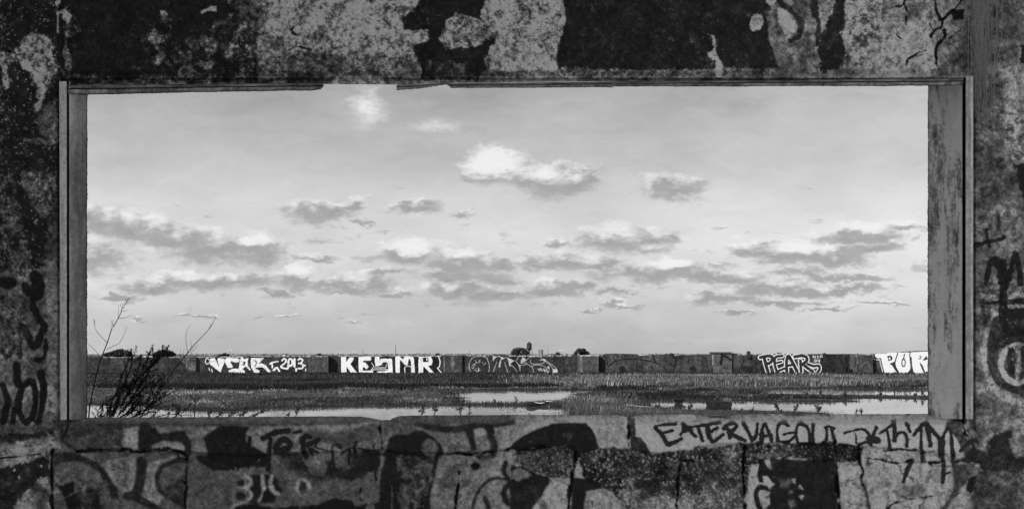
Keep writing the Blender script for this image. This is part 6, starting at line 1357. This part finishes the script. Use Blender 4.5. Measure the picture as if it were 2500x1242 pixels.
def post(px0, px1, pyt, pyb, label, m, Yd=None, name="wooden_post"):
    Yd = Yd or gy_(pyb); x0, x1 = xof(px0, Yd), xof(px1, Yd); h = (x1 - x0) / 2; cx = (x0 + x1) / 2; zt = zof(pyt, Yd); zb = zof(pyb, Yd) - .3
    V_ = rotbox(cx, Yd, h, h, zb, zt - .03, 1, 0)[:4] + rotbox(cx, Yd, h, h, zb, zt - .03, 1, 0)[4:] + [(cx - h * .7, Yd - h * .7, zt), (cx + h * .7, Yd - h * .7, zt + .01), (cx + h * .6, Yd + h * .7, zt), (cx - h * .7, Yd + h * .6, zt - .01)]
    F_ = [(0, 3, 2, 1), (0, 1, 5, 4), (1, 2, 6, 5), (2, 3, 7, 6), (3, 0, 4, 7), (4, 5, 9, 8), (5, 6, 10, 9), (6, 7, 11, 10), (7, 4, 8, 11), (8, 9, 10, 11)]
    o = mesh_obj(name, V_, F_, m); tag(o, label, "post"); return o
post(2183.2, 2185.6, 934, 951.5, "slim dark post rising from the far edge of the right pool, with a long reflection", m_dw)
post(408, 413.5, 895, 922, "short stout dark post in the grass before the left stretch of wall", m_dw)
post(240.4, 242.4, 881, 908, "thin dark post against the wall at the far left behind the bare stalk", m_dw, YF - 2)
post(2059, 2065, 884, 915, "dark stub post leaning against the wall left of its far-right pier", m_dw, YF - 1.2)
post(2066, 2072, 893, 915, "shorter dark stub post beside the taller one at the far-right pier", m_dw, YF - 1.0)

# broken brick fragment left standing on the sill
Yd = 4.50; bf = empty("brick_fragment", (xof(1762, Yd), Yd, zof(1012, Yd))); tag(bf, "square broken piece of dark brick standing on the sill right of centre", "brick")
nx_, ny_ = 15, 9
def lump(px0, px1, py0, py1, Ya, Yb_, seed, m, nm, amp=.0022):
    V_, F_ = [], []
    xs = np.linspace(px0, px1, nx_); ys = np.linspace(py0, py1, ny_)
    rg = np.random.default_rng(seed)
    for side, Yq in ((0, Ya), (1, Yb_)):
        for y in ys:
            for x in xs:
                p = P3(x, y + (rg.uniform(-1.0, 1.0) if y == py0 else 0), Ya); V_.append((p[0] + rg.normal(0, amp * .4), Yq + rg.normal(0, amp), p[2] + rg.normal(0, amp * .3)))
    k = nx_ * ny_
    for j in range(ny_ - 1):
        for i in range(nx_ - 1):
            a = j * nx_ + i; F_.append((a, a + nx_, a + nx_ + 1, a + 1)); F_.append((k + a, k + a + 1, k + a + nx_ + 1, k + a + nx_))
    for i in range(nx_ - 1): F_.append((i, i + 1, k + i + 1, k + i))
    for j in range(ny_ - 1):
        a = j * nx_; F_.append((a, k + a, k + a + nx_, a + nx_)); a += nx_ - 1; F_.append((a, a + nx_, k + a + nx_, k + a))
    return mesh_obj(nm, V_, F_, m, bf)
lump(1736, 1786, 980, 1000, 4.47, 4.54, 1, mat("dark_brick", base=.10, nscale=60, namp=.5, bump=.4, bscale=90, bdist=.003), "brick")
lump(1735, 1787, 1000, 1013, 4.466, 4.54, 2, mat("old_mortar", base=.30, nscale=70, namp=.4, bump=.4, bscale=90, bdist=.003), "mortar_bed")
lump(1773, 1786, 972, 981, 4.48, 4.52, 3, mat("pale_mortar", base=.62, nscale=70, namp=.3), "mortar_chip", .003)
